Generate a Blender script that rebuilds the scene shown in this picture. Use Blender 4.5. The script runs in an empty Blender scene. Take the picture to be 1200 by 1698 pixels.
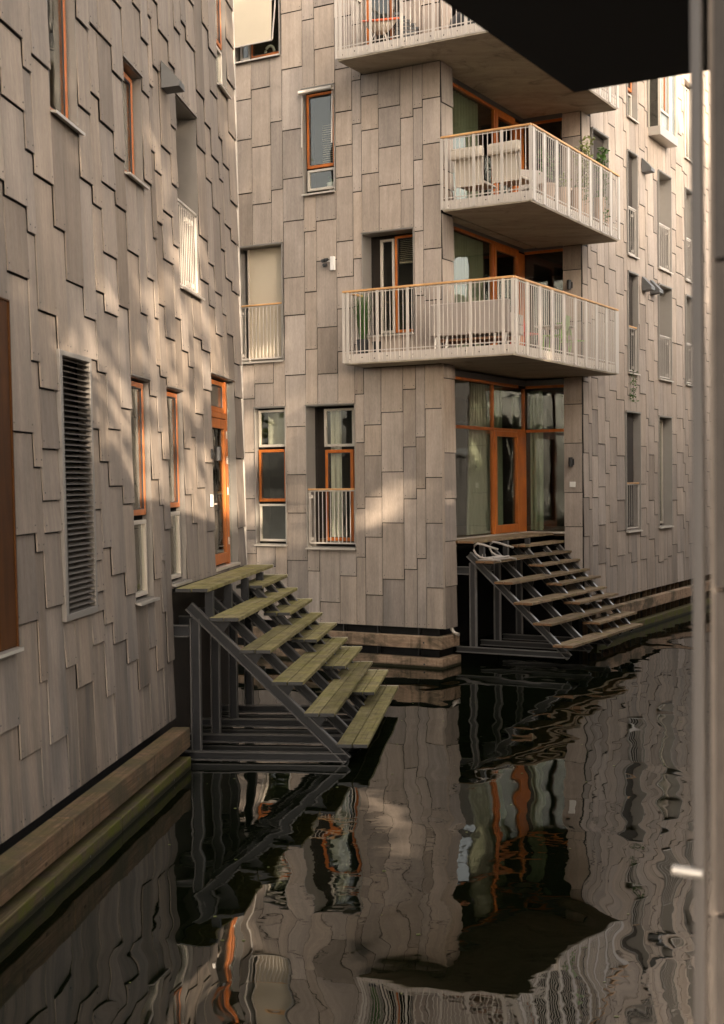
import bpy, math, random
from mathutils import Vector, Matrix
random.seed(7)
S = bpy.context.scene
COL = S.collection
R = math.radians

# ------------------------------------------------------------------ camera
def set_camera():
    cd = bpy.data.cameras.new('camera'); cam = bpy.data.objects.new('camera', cd); COL.objects.link(cam)
    pitch, roll = 0.024008, -0.0101762
    cp, sp, cr, sr = math.cos(pitch), math.sin(pitch), math.cos(roll), math.sin(roll)
    fw = Vector((0, cp, -sp)); u0 = Vector((0, sp, cp)); x0 = Vector((1, 0, 0))
    X = cr*x0 + sr*u0; U = -sr*x0 + cr*u0
    m = Matrix.Identity(4)
    for i in range(3):
        m[i][0] = X[i]; m[i][1] = U[i]; m[i][2] = -fw[i]
    m.translation = (0, 0, 3.7); cam.matrix_world = m
    cd.sensor_fit = 'VERTICAL'; cd.sensor_height = 36; cd.lens = 46.40
    cd.clip_start = 0.05; cd.clip_end = 1500
    cd.dof.use_dof = True; cd.dof.focus_distance = 23; cd.dof.aperture_fstop = 3.2
    S.camera = cam
set_camera()

# ------------------------------------------------------------------ sky, sun, exposure
SUN_EL, SUN_AZ = R(14), Vector((0.45, -0.9, 0)).normalized()
w = bpy.data.worlds.new("World"); S.world = w; w.use_nodes = True
nt = w.node_tree; nt.nodes.clear()
sky = nt.nodes.new('ShaderNodeTexSky'); sky.sky_type = 'NISHITA'; sky.sun_disc = False
sky.sun_elevation = SUN_EL; sky.sun_rotation = math.atan2(SUN_AZ.x, SUN_AZ.y)
sky.air_density = 1.0; sky.dust_density = 4.0; sky.ozone_density = 0.6
bg = nt.nodes.new('ShaderNodeBackground'); bg.inputs[1].default_value = 0.15
out = nt.nodes.new('ShaderNodeOutputWorld')
hs = nt.nodes.new('ShaderNodeHueSaturation'); hs.inputs['Saturation'].default_value = 0.32
nt.links.new(sky.outputs[0], hs.inputs['Color']); nt.links.new(hs.outputs[0], bg.inputs[0]); nt.links.new(bg.outputs[0], out.inputs[0])
sd = bpy.data.lights.new('sun', 'SUN'); sd.energy = 2.0; sd.angle = R(0.53); sd.color = (1, 0.89, 0.74)
so = bpy.data.objects.new('sun', sd); COL.objects.link(so)
sv = Vector((SUN_AZ.x*math.cos(SUN_EL), SUN_AZ.y*math.cos(SUN_EL), math.sin(SUN_EL)))
so.rotation_euler = sv.to_track_quat('Z', 'Y').to_euler(); so.location = sv*60
S.view_settings.view_transform = 'Standard'; S.view_settings.look = 'None'
S.view_settings.exposure = 2.52; S.view_settings.gamma = 1.0; S.view_settings.use_curve_mapping = False
try:
    S.view_settings.use_white_balance = True
    S.view_settings.white_balance_temperature = 7350; S.view_settings.white_balance_tint = 13
except Exception: pass
S.render.engine = 'CYCLES'
S.cycles.max_bounces = 8; S.cycles.transparent_max_bounces = 12
S.cycles.caustics_reflective = False; S.cycles.caustics_refractive = False

# ------------------------------------------------------------------ materials
MAT = {}
class NB:
    def __init__(s, name):
        s.m = bpy.data.materials.new(name); s.m.use_nodes = True; s.t = s.m.node_tree; s.t.nodes.clear()
        s.o = s.n('OutputMaterial'); s.b = s.n('BsdfPrincipled'); s.l(s.b.outputs[0], s.o.inputs[0]); MAT[name] = s.m
    def n(s, k, **kw):
        x = s.t.nodes.new('ShaderNode'+k)
        for a, v in kw.items(): setattr(x, a, v)
        return x
    def l(s, a, b): s.t.links.new(a, b)
    def coord(s, scale=(1, 1, 1), kind='Position', jitter=False):
        if kind == 'Position': c = s.n('NewGeometry').outputs['Position']
        else: c = s.n('TexCoord').outputs[kind]
        mp = s.n('Mapping'); mp.inputs['Scale'].default_value = scale; s.l(c, mp.inputs[0])
        if jitter:
            oi = s.n('ObjectInfo'); ml = s.n('Math', operation='MULTIPLY'); ml.inputs[1].default_value = 37.0
            s.l(oi.outputs['Random'], ml.inputs[0]); cb = s.n('CombineXYZ')
            for i in range(3): s.l(ml.outputs[0], cb.inputs[i])
            s.l(cb.outputs[0], mp.inputs[1])
        return mp.outputs[0]
    def noise(s, vec, scale=1, detail=4, rough=.55, dist=0):
        x = s.n('TexNoise'); x.inputs['Scale'].default_value = scale; x.inputs['Detail'].default_value = detail
        x.inputs['Roughness'].default_value = rough; x.inputs['Distortion'].default_value = dist
        s.l(vec, x.inputs['Vector']); return x.outputs['Fac']
    def ramp(s, f, stops):
        x = s.n('ValToRGB'); e = x.color_ramp.elements
        while len(e) < len(stops): e.new(0.5)
        for i, (p, c) in enumerate(stops):
            e[i].position = p; e[i].color = (c, c, c, 1) if isinstance(c, (int, float)) else (*c, 1)
        s.l(f, x.inputs[0]); return x.outputs[0]
    def mix(s, a, b, f, mode='MIX'):
        x = s.n('Mix', data_type='RGBA', blend_type=mode)
        for sock, v in ((x.inputs[0], f), (x.inputs[6], a), (x.inputs[7], b)):
            if hasattr(v, 'links'): s.l(v, sock)
            elif isinstance(v, (int, float)): sock.default_value = v
            else: sock.default_value = (*v, 1)
        return x.outputs[2]
    def bump(s, h, strength=.3, dist=.01):
        x = s.n('Bump'); x.inputs['Strength'].default_value = strength; x.inputs['Distance'].default_value = dist
        s.l(h, x.inputs['Height']); s.l(x.outputs[0], s.b.inputs['Normal'])
    def base(s, c):
        if hasattr(c, 'links'): s.l(c, s.b.inputs['Base Color'])
        else: s.b.inputs['Base Color'].default_value = (*c, 1)
    def setp(s, **kw):
        for k, v in kw.items(): s.b.inputs[k.replace('_', ' ')].default_value = v
        return s

def simple(name, c, rough=.5, metal=0, var=.12, sc=8, spec=.5, bump=0):
    b = NB(name); f = b.noise(b.coord(), sc, 5)
    b.base(b.mix(tuple(x*(1-var) for x in c), tuple(min(1, x*(1+var)) for x in c), f))
    b.setp(Roughness=rough, Metallic=metal); b.b.inputs['Specular IOR Level'].default_value = spec
    if bump: b.bump(b.noise(b.coord(), sc*6, 4), bump, .004)
    return b.m

def cladding(name, base, algae, spread=1.0):
    b = NB(name)
    oi = b.n('ObjectInfo').outputs['Random']
    var = b.ramp(oi, [(q, 1+(v-1)*spread) for q, v in ((0, .86), (.12, .78), (.25, .93), (.5, 1.0), (.75, .94), (1, 1.08))])
    streak = b.noise(b.coord((9, 9, .35), jitter=True), 1.6, 5, .6)
    col = b.mix(tuple(x*.87 for x in base), tuple(x*1.09 for x in base), b.ramp(streak, [(.3, 0), (.7, 1)]))
    fine = b.noise(b.coord((60, 60, 14)), 1.0, 3, .6)
    col = b.mix(col, b.ramp(fine, [(.3, .88), (.7, 1.08)]), 1.0, 'MULTIPLY')
    blot = b.noise(b.coord((1.1, 1.1, .6), jitter=True), 1.3, 5, .65, .6)
    col = b.mix(col, b.ramp(blot, [(.35, .86), (.62, 1.05)]), 1.0, 'MULTIPLY')
    # bluish grey weathering streaks, stronger towards the water
    z = b.n('SeparateXYZ'); b.l(b.n('NewGeometry').outputs['Position'], z.inputs[0])
    low = b.n('MapRange'); low.inputs[1].default_value = 0.4; low.inputs[2].default_value = 3.4
    low.inputs[3].default_value = 1; low.inputs[4].default_value = .30; b.l(z.outputs[2], low.inputs[0])
    st = b.ramp(b.noise(b.coord((3.2, 3.2, .3), jitter=True), 1.2, 4, .6), [(.40, 0), (.64, 1)])
    mm = b.n('Math', operation='MULTIPLY'); b.l(st, mm.inputs[0]); b.l(low.outputs[0], mm.inputs[1])
    m2 = b.n('Math', operation='MULTIPLY'); b.l(mm.outputs[0], m2.inputs[0]); m2.inputs[1].default_value = algae
    col = b.mix(col, (.088, .090, .088), m2.outputs[0])
    # pale mineral runs
    run = b.ramp(b.noise(b.coord((16, 16, .5), jitter=True), 1.0, 3, .5), [(.68, 0), (.8, .35)])
    col = b.mix(col, (.42, .38, .32), run)
    tn = b.n('Math', operation='FRACT'); t2 = b.n('Math', operation='MULTIPLY'); t2.inputs[1].default_value = 7.31; b.l(oi, t2.inputs[0]); b.l(t2.outputs[0], tn.inputs[0])
    tint = b.n('ValToRGB'); te = tint.color_ramp.elements; te[0].position = .0; te[0].color = (.96, .98, 1.01, 1); te[1].position = 1; te[1].color = (1.03, 1.0, .96, 1); b.l(tn.outputs[0], tint.inputs[0])
    col = b.mix(col, tint.outputs[0], 1.0, 'MULTIPLY')
    col = b.mix(col, var, 1.0, 'MULTIPLY')
    b.base(col); b.setp(Roughness=.68); b.b.inputs['Specular IOR Level'].default_value = .14
    b.bump(fine, .12, .003)
    return b.m
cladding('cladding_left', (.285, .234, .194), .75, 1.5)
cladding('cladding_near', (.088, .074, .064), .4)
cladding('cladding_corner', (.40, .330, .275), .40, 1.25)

def wood(name, c1, c2, rough=.6, sc=(2, 2, 30), bumpv=.3, spec=.4, kind='Object'):
    b = NB(name); v = b.coord(sc, kind, True)
    f = b.noise(v, 1.0, 6, .6, 1.2)
    col = b.mix(c1, c2, b.ramp(f, [(.3, 0), (.7, 1)]))
    k = b.ramp(b.noise(b.coord((1.5, 1.5, 1.5)), 1.4, 4), [(.3, .8), (.7, 1.1)])
    b.base(b.mix(col, k, 1.0, 'MULTIPLY')); b.setp(Roughness=rough); b.b.inputs['Specular IOR Level'].default_value = spec
    b.bump(f, bumpv, .006); return b
wood('orange_timber', (.34, .085, .014), (.50, .14, .022), .42, (6, 6, .8), .12)
wood('brown_timber', (.050, .019, .006), (.085, .032, .009), .6, (6, 6, .6), .12, spec=.08)
wood('handrail_timber', (.50, .26, .10), (.66, .37, .16), .5, (3, 3, 3), .1)
def moss_wood(name, wc1, wc2, moss, amount, ends=None):
    b = NB(name); v = b.coord((22, 1.1, 22), 'Object', True)
    f = b.noise(v, 1.0, 6, .62, .8)
    col = b.mix(wc1, wc2, b.ramp(f, [(.3, 0), (.7, 1)]))
    g = b.ramp(b.noise(b.coord((1.6, 1.6, 1.6)), 1.5, 6, .7), [(.5-amount*.35, 0), (.72-amount*.2, 1)])
    g2 = b.ramp(b.noise(b.coord((30, 30, 30)), 1.0, 3), [(.25, .45), (.7, 1)])
    mm = b.n('Math', operation='MULTIPLY'); b.l(g, mm.inputs[0]); b.l(g2, mm.inputs[1])
    col = b.mix(col, moss, mm.outputs[0])
    crack = b.ramp(b.noise(b.coord((55, .6, 55), 'Object', True), 1.0, 2), [(.3, .55), (.42, 1)])
    rv = b.ramp(b.n('ObjectInfo').outputs['Random'], [(0, .72), (.3, .95), (.7, 1.04), (1, 1.16)])
    wr = b.ramp(b.noise(b.coord((5, 5, 5)), 1.0, 5, .7), [(.36, .62), (.58, 1.05)])
    col = b.mix(b.mix(col, wr, 1.0, 'MULTIPLY'), rv, 1.0, 'MULTIPLY')
    b.base(b.mix(col, crack, 1.0, 'MULTIPLY')); b.setp(Roughness=.8); b.b.inputs['Specular IOR Level'].default_value = .15; b.bump(f, .4, .006)
    return b.m
moss_wood('mossy_plank', (.205, .165, .088), (.325, .27, .16), (.225, .200, .062), .50)
moss_wood('brown_plank', (.19, .128, .078), (.33, .24, .155), (.20, .17, .07), .08)
def beam_wood(name, wc1, wc2, moss, top_moss, low, along=False):
    b = NB(name); b.b.inputs['Specular IOR Level'].default_value = .12
    f = b.noise(b.coord((26, .8, 26), 'Object') if along else b.coord((2.2, 2.2, 30)), 1.0, 6, .66, .9)
    col = b.mix(wc1, wc2, b.ramp(f, [(.3, 0), (.7, 1)]))
    blot = b.noise(b.coord((.9, .9, 1.4)), 1.5, 6, .7, .5)
    col = b.mix(col, (.085, .068, .045), b.ramp(blot, [(.42, 0), (.62, .92)]))
    run = b.noise(b.coord((9, 9, .8)), 1.3, 4, .6)
    col = b.mix(col, (.05, .042, .028), b.ramp(run, [(.52, 0), (.72, .6)]))
    nz = b.n('SeparateXYZ'); b.l(b.n('NewGeometry').outputs['Normal'], nz.inputs[0])
    up = b.n('MapRange'); up.inputs[1].default_value = .3; up.inputs[2].default_value = .9; up.inputs[3].default_value = low; up.inputs[4].default_value = top_moss; b.l(nz.outputs[2], up.inputs[0])
    mn = b.ramp(b.noise(b.coord((2.6, 2.6, 3)), 1.6, 6, .7), [(.38, 0), (.6, 1)])
    mm = b.n('Math', operation='MULTIPLY'); b.l(mn, mm.inputs[0]); b.l(up.outputs[0], mm.inputs[1])
    col = b.mix(col, moss, mm.outputs[0])
    kn = b.n('TexVoronoi'); kn.inputs['Scale'].default_value = 1.0; b.l(b.coord((2.2, 2.2, 5)), kn.inputs['Vector'])
    col = b.mix((.05, .03, .016), col, b.ramp(kn.outputs['Distance'], [(.05, .15), (.11, 1)]))
    zz = b.n('SeparateXYZ'); b.l(b.n('NewGeometry').outputs['Position'], zz.inputs[0])
    wl = b.n('Math', operation='MULTIPLY_ADD'); b.l(blot, wl.inputs[0]); wl.inputs[1].default_value = .10; b.l(zz.outputs[2], wl.inputs[2])
    col = b.mix((.022, .020, .010), col, b.ramp(wl.outputs[0], [(.085, 0), (.125, 1)]))      # wet, slimy tide band
    b.base(col); b.setp(Roughness=.8); b.bump(f, .7, .010); return b.m
beam_wood('fender_timber', (.085, .050, .030), (.255, .160, .100), (.090, .084, .028), .42, .18, True)
beam_wood('pale_fender_timber', (.30, .19, .125), (.45, .31, .21), (.15, .13, .06), .3, .05)
beam_wood('wet_fender_timber', (.060, .044, .026), (.150, .108, .062), (.085, .092, .012), .45, .95, True)
simple('pale_plank_end', (.55, .48, .36), .8, var=.2, sc=30)
simple('orange_end_grain', (.20, .105, .05), .8, var=.3, sc=30)
simple('trim_grey', (.088, .076, .068), .45, .1, var=.08)
simple('white_metal', (.47, .42, .37), .42, var=.05)
simple('window_metal', (.50, .44, .37), .38, .25, var=.05)
simple('lining_metal', (.40, .365, .325), .32, .5, var=.06)
simple('lining_grey', (.20, .18, .16), .36, .35, var=.08)
simple('edge_trim', (.50, .45, .40), .4, .1, var=.05)
simple('screen_fabric', (.50, .42, .31), .8, var=.05, sc=3)
simple('grey_screen', (.20, .185, .165), .8, var=.06, sc=3)
simple('backing_dark', (.012, .011, .010), .9)
simple('foundation_brown', (.026, .019, .013), .8, var=.95, sc=1.6, bump=.8)
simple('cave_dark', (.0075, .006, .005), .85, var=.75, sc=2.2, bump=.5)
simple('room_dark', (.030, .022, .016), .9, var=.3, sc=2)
simple('room_floor', (.12, .075, .045), .5, var=.3, sc=2)
simple('steel', (.017, .0175, .0195), .40, 0, var=.5, sc=5, spec=.25, bump=.15)
simple('steel_light', (.055, .054, .053), .38, .2, var=.25, sc=6, bump=.15)
simple('steel_edge', (.070, .067, .064), .38, .1, var=.4, sc=9, bump=.2)  # paler flanges: sky light caught on the edges put into colour, with galvanised wear
simple('steel_light_edge', (.15, .14, .13), .38, .1, var=.35, sc=9, bump=.2)  # same for the grey frame: caught sky light and wear as a paler colour
simple('bolt_dark', (.03, .028, .025), .6)
simple('black_plastic', (.018, .018, .018), .45)
simple('dark_soffit', (.007, .006, .005), .9)  # near-black colour stands in for deep shade under the overhang
simple('louver_metal', (.19, .172, .155), .45, .3, var=.1)
simple('vent_metal', (.12, .118, .115), .4, .4, var=.1)
simple('cushion_cream', (.58, .51, .42), .9, var=.05, sc=40, bump=.3)
simple('sofa_grey', (.36, .31, .27), .9, var=.06, sc=40, bump=.3)
simple('terracotta_pale', (.50, .36, .27), .8, var=.1)
simple('green_plastic', (.16, .36, .05), .4, var=.05)
simple('red_plastic', (.50, .035, .02), .4)
simple('orange_rim', (.68, .12, .04), .4)
simple('white_ceramic', (.75, .72, .67), .3)
simple('decking', (.22, .11, .06), .7, var=.3, sc=12)
simple('soil', (.03, .02, .012), 1)
simple('bark', (.10, .07, .05), .9, var=.4, sc=5, bump=.6)
simple('quay_concrete', (.34, .31, .27), .85, var=.2, sc=2, bump=.3)
def concrete():
    b = NB('concrete')
    a = b.noise(b.coord((.7, 2.2, 1)), 1.2, 6, .65, .5)
    col = b.mix((.32, .27, .205), (.47, .41, .32), b.ramp(a, [(.32, 0), (.68, 1)]))
    f = b.noise(b.coord(), 45, 3)
    col = b.mix(col, b.ramp(f, [(.3, .9), (.7, 1.06)]), 1.0, 'MULTIPLY')
    dk = b.ramp(b.noise(b.coord((1.3, 1.3, 1.3)), 1.1, 6, .7, 1.0), [(.54, 0), (.70, .8)])
    col = b.mix(col, (.16, .14, .105), dk)
    b.base(col); b.setp(Roughness=.8); b.bump(f, .15, .004)
concrete()
def curtain(name, c, tr):
    b = NB(name); f = b.noise(b.coord((60, 60, 1)), 1, 2)
    b.base(b.mix(tuple(x*.85 for x in c), c, f)); b.setp(Roughness=.9)
    if tr:
        t = b.n('BsdfTransparent'); mx = b.n('MixShader'); mx.inputs[0].default_value = 1-tr
        b.l(t.outputs[0], mx.inputs[1]); b.l(b.b.outputs[0], mx.inputs[2]); b.l(mx.outputs[0], b.o.inputs[0])
curtain('green_curtain', (.23, .27, .185), 0)
curtain('sheer_curtain', (.40, .40, .32), .12)
curtain('white_curtain', (.66, .62, .54), 0)
def glass():
    b = NB('glass'); b.t.nodes.remove(b.b)
    fr = b.n('Fresnel'); IO = 1.58
    ge = b.n('NewGeometry'); mr = b.n('MapRange'); mr.inputs[3].default_value = IO; mr.inputs[4].default_value = 1/IO   # same reflectance from both sides
    b.l(ge.outputs['Backfacing'], mr.inputs[0]); b.l(mr.outputs[0], fr.inputs[0])
    tr = b.n('BsdfTransparent'); tr.inputs[0].default_value = (.86, .88, .84, 1)
    gl = b.n('BsdfGlossy'); gl.inputs['Roughness'].default_value = .015; gl.inputs[0].default_value = (.95, .96, .95, 1)
    # slight waviness of the real panes
    bp = b.n('Bump'); bp.inputs['Strength'].default_value = .25; bp.inputs['Distance'].default_value = .02
    b.l(b.noise(b.coord((1.2, 1.2, .7)), 1.5, 2), bp.inputs['Height']); b.l(bp.outputs[0], gl.inputs['Normal'])
    mx = b.n('MixShader'); b.l(fr.outputs[0], mx.inputs[0]); b.l(tr.outputs[0], mx.inputs[1]); b.l(gl.outputs[0], mx.inputs[2])
    b.l(mx.outputs[0], b.o.inputs[0])
glass()
def leafmat(name, c1, c2):
    b = NB(name); oi = b.noise(b.coord(), 3.5, 3)
    b.base(b.mix(c1, c2, b.ramp(oi, [(.35, 0), (.65, 1)]))); b.setp(Roughness=.55)
    tl = b.n('BsdfTranslucent'); tl.inputs[0].default_value = (*[x*1.3 for x in c2], 1)
    mx = b.n('MixShader'); mx.inputs[0].default_value = .25
    b.l(b.b.outputs[0], mx.inputs[1]); b.l(tl.outputs[0], mx.inputs[2]); b.l(mx.outputs[0], b.o.inputs[0])
leafmat('leaf', (.035, .085, .02), (.075, .15, .03))
leafmat('pale_leaf', (.12, .14, .04), (.22, .24, .08))
leafmat('tree_leaf', (.04, .07, .02), (.09, .12, .035))
def water():
    b = NB('water_surface')
    b.base((.0028, .0042, .0016)); b.setp(Roughness=.012, IOR=1.85); b.b.inputs['Specular IOR Level'].default_value = .5
    v = b.coord((1, 1, 1))
    def wob(sx, sy, sc, amp, d=2, dist=.5):
        n = b.noise(b.coord((sx, sy, 1)), sc, d, .45, dist)
        m = b.n('Math', operation='MULTIPLY'); m.inputs[1].default_value = amp; b.l(n, m.inputs[0]); return m.outputs[0]
    h = [wob(1, .8, .5, .026, 0), wob(1, .62, 1.35, .0105, 0, .8), wob(1, .75, 3.4, .00075, 0)]
    # a breeze patch that roughens the water beyond the far steps
    br = b.ramp(b.noise(b.coord((.16, .10, 1)), 1.0, 3, .5, .6), [(.46, 0), (.62, 1)])
    rp = wob(.8, 1, 8, .0010, 1); m = b.n('Math', operation='MULTIPLY'); b.l(rp, m.inputs[0]); b.l(br, m.inputs[1]); h.append(m.outputs[0])
    s0 = h[0]
    for x in h[1:]:
        a = b.n('Math', operation='ADD'); b.l(s0, a.inputs[0]); b.l(x, a.inputs[1]); s0 = a.outputs[0]
    bp = b.n('Bump'); bp.inputs['Strength'].default_value = 1; bp.inputs['Distance'].default_value = 1
    b.l(s0, bp.inputs['Height']); b.l(bp.outputs[0], b.b.inputs['Normal'])
water()

# ------------------------------------------------------------------ mesh helpers
class MB:
    def __init__(s): s.v = []; s.f = []; s.mi = []
    def quad(s, pts, m=0):
        n = len(s.v); s.v += [tuple(p) for p in pts]; s.f.append(tuple(range(n, n+len(pts)))); s.mi.append(m)
    def hexa(s, p, m=0):
        n = len(s.v); s.v += [tuple(x) for x in p]
        for f in ((0, 3, 2, 1), (4, 5, 6, 7), (0, 1, 5, 4), (1, 2, 6, 5), (2, 3, 7, 6), (3, 0, 4, 7)):
            s.f.append(tuple(n+i for i in f)); s.mi.append(m)
        return s
    def box(s, x0, x1, y0, y1, z0, z1, m=0):
        return s.hexa([(x0, y0, z0), (x1, y0, z0), (x1, y1, z0), (x0, y1, z0), (x0, y0, z1), (x1, y0, z1), (x1, y1, z1), (x0, y1, z1)], m)
    def fb(s, a0, a1, d0, d1, z0, z1, m=0):            # facade box: a along, d outwards
        return s.box(a0, a1, -d1, -d0, z0, z1, m)
    def bar(s, p, q, up, w, h, m=0):                   # oriented box from p to q
        p, q = Vector(p), Vector(q); d = (q-p).normalized(); up = Vector(up)
        sd = d.cross(up).normalized()*w/2; u = sd.cross(d).normalized()*h/2
        s.hexa([p-sd-u, p+sd-u, q+sd-u, q-sd-u, p-sd+u, p+sd+u, q+sd+u, q-sd+u], m); return s
    def ibeam(s, p, q, up, w, h, t=.017, m=0):         # rolled section: web and two flanges
        p, q = Vector(p), Vector(q); d = (q-p).normalized(); sd = d.cross(Vector(up)).normalized(); u = sd.cross(d).normalized()
        s.bar(p, q, up, t*.9, h-2*t-.002, m)
        for k in (-1, 1):
            o = u*(h/2-t/2)*k; s.bar(p+o, q+o, up, w, t, m+1)
        return s
    def tube(s, pts, r, n=8, m=0, caps=True):
        pts = [Vector(p) for p in pts]; rings = []
        rr = r if isinstance(r, (list, tuple)) else [r]*len(pts)
        for i, p in enumerate(pts):
            d = (pts[min(i+1, len(pts)-1)]-pts[max(i-1, 0)]).normalized()
            a = Vector((0, 0, 1)) if abs(d.z) < .9 else Vector((1, 0, 0))
            x = d.cross(a).normalized(); y = d.cross(x).normalized(); k = len(s.v)
            for j in range(n):
                t = 2*math.pi*j/n; s.v.append(tuple(p+x*math.cos(t)*rr[i]+y*math.sin(t)*rr[i]))
            rings.append(k)
        for a, b in zip(rings, rings[1:]):
            for j in range(n):
                s.f.append((a+j, a+(j+1) % n, b+(j+1) % n, b+j)); s.mi.append(m)
        if caps:
            s.f.append(tuple(rings[0]+j for j in range(n))); s.mi.append(m)
            s.f.append(tuple(rings[-1]+j for j in range(n))[::-1]); s.mi.append(m)
        return s
    def lathe(s, c, prof, n=14, m=0):                  # (radius, z) profile about a vertical axis
        rings = []
        for r, z in prof:
            k = len(s.v); rings.append(k)
            for j in range(n):
                t = 2*math.pi*j/n; s.v.append((c[0]+r*math.cos(t), c[1]+r*math.sin(t), c[2]+z))
        for a, b in zip(rings, rings[1:]):
            for j in range(n):
                s.f.append((a+j, a+(j+1) % n, b+(j+1) % n, b+j)); s.mi.append(m)
        s.f.append(tuple(rings[0]+j for j in range(n))[::-1]); s.mi.append(m)
        s.f.append(tuple(rings[-1]+j for j in range(n))); s.mi.append(m)
        return s
    def mesh(s, name, mats):
        me = bpy.data.meshes.new(name); me.from_pydata(s.v, [], s.f)
        for x in ([mats] if isinstance(mats, str) else mats): me.materials.append(MAT[x])
        if max(s.mi, default=0) > 0: me.polygons.foreach_set('material_index', s.mi)
        me.update(); return me
    def build(s, name, mats, parent=None, bevel=0, smooth=False):
        return link(name, s.mesh(name, mats), parent, bevel, smooth)

def link(name, me, parent=None, bevel=0, smooth=False):
    o = bpy.data.objects.new(name, me); COL.objects.link(o)
    if parent: o.parent = parent
    if bevel:
        md = o.modifiers.new('bevel', 'BEVEL'); md.width = bevel; md.segments = 2; md.limit_method = 'ANGLE'
    if smooth and me: me.polygons.foreach_set('use_smooth', [True]*len(me.polygons))
    return o
def tag(o, label, cat, group=None, kind=None):
    o['label'] = label; o['category'] = cat
    if group: o['group'] = group
    if kind: o['kind'] = kind
    return o
def empty(name, loc=(0, 0, 0), rot=(0, 0, 0), parent=None):
    o = bpy.data.objects.new(name, None); COL.objects.link(o); o.location = loc; o.rotation_euler = rot; o.empty_display_size = .2
    if parent: o.parent = parent
    return o
def copy_tree(o, parent=None):
    c = o.copy(); COL.objects.link(c)
    if parent: c.parent = parent
    for ch in list(o.children): copy_tree(ch, c)
    return c

AL, AR = 0.109037, 0.520187                      # bearings of the left facade and of the far side facade
ROT1, ROT2 = -AL, -AR
P1, P2 = Vector((-1.992, 22.004, 0)), Vector((1.605, 25.815, 0))
def w1(x, y, z): c, s = math.cos(ROT1), math.sin(ROT1); return Vector((P1.x+c*x-s*y, P1.y+s*x+c*y, z))
def w2(x, y, z): c, s = math.cos(ROT2), math.sin(ROT2); return Vector((P2.x+c*x-s*y, P2.y+s*x+c*y, z))

# ------------------------------------------------------------------ water and quay
wb = MB(); wb.quad([(-400, -300, 0), (400, -300, 0), (400, 500, 0), (-400, 500, 0)])
o = wb.build('water', 'water_surface'); o['kind'] = 'structure'
bd = MB(); bd.quad([(-420, -320, -3), (420, -320, -3), (420, 520, -3), (-420, 520, -3)])
o = bd.build('ground', 'soil'); o['kind'] = 'structure'
fl = MB()
for i in range(70):
    x, y = random.uniform(-2.2, 5), random.uniform(8.5, 26); a = random.uniform(0, 3); r = random.uniform(.008, .022)
    fl.quad([(x+r*math.cos(a+k*1.57), y+r*(1 if k % 2 else .6)*math.sin(a+k*1.57), .004) for k in range(4)])
fo = fl.build('floating_debris', 'pale_leaf'); fo['kind'] = 'stuff'
qb = MB(); qb.box(-3.0, 30, -60, 2.0, -2.5, 2.05); qb.box(6.5, 30, 2.0, 9.0, -2.5, 2.045)
o = qb.build('quay', 'quay_concrete', bevel=.03); o['kind'] = 'structure'

# ------------------------------------------------------------------ buildings: shared builders
bld1 = tag(empty('apartment_building', P1, (0, -.012, ROT1)), 'near left building of lapped grey panels with louvre and orange door above mossy steps', 'building')
bld2 = tag(empty('apartment_building', P2, (0, 0, ROT2)), 'far corner building clad in grey panels with three white railed balconies and glazed corner rooms', 'building')

class Facade:
    def __init__(s, root, ox, oy, rot, mat): s.root, s.ox, s.oy, s.rot, s.mat = root, ox, oy, rot, mat
    def put(s, o, parent=None):                         # mesh already in facade coordinates
        o.parent = parent or s.root
        if not parent: o.location = (s.ox, s.oy, 0); o.rotation_euler = (0, 0, s.rot)
        return o
    def pt(s, a, d, z):
        c, n = math.cos(s.rot), math.sin(s.rot); return (s.ox+c*a+n*d, s.oy+n*a-c*d, z)
FL = Facade(bld1, 0, 0, R(90), 'cladding_left')
FC = Facade(bld2, 0, 0, 0, 'cladding_corner')
UR, V1 = 1.09, 4.80
FR = Facade(bld2, UR, 0, R(90), 'cladding_corner')
FP = Facade(bld2, 0, V1, 0, 'cladding_corner')          # pillar beside the glazed corner
FT = Facade(bld2, 0, 0, R(90), 'cladding_corner')       # narrow return of the corner

PROUD = {'cladding_left': .036, 'cladding_corner': .027}
def panel_mesh(mat):
    b = MB()
    D = PROUD[mat]
    b.hexa([(0, -D, 0), (1, -D, 0), (1, .012-D, 0), (0, .012-D, 0), (0, -.009, 1), (1, -.009, 1), (1, .002, 1), (0, .002, 1)])
    return b.mesh('panel', mat)
PM = {m: panel_mesh(m) for m in ('cladding_left', 'cladding_corner')}
from bpy_extras.object_utils import world_to_camera_view
bpy.context.view_layer.update()
def seen_area(pts):
    """share of the frame that a panel covers, 0 when it lies outside or behind the overhang beside the viewer"""
    c = [world_to_camera_view(S, S.camera, Vector(p)) for p in pts]
    mx, my = sum(q.x for q in c)/4*1200, (1-sum(q.y for q in c)/4)*1698
    if min(q.z for q in c) < 0 or max(q.x for q in c) < 0 or max(q.y for q in c) < 0 or min(q.y for q in c) > 1 or mx > 1156: return 0
    if mx > 780 and my < min((mx-780)*.854, 152-(mx-958)*.165): return 0
    return abs(sum(a.x*b.y-b.x*a.y for a, b in zip(c, c[1:]+c[:1])))/2

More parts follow.
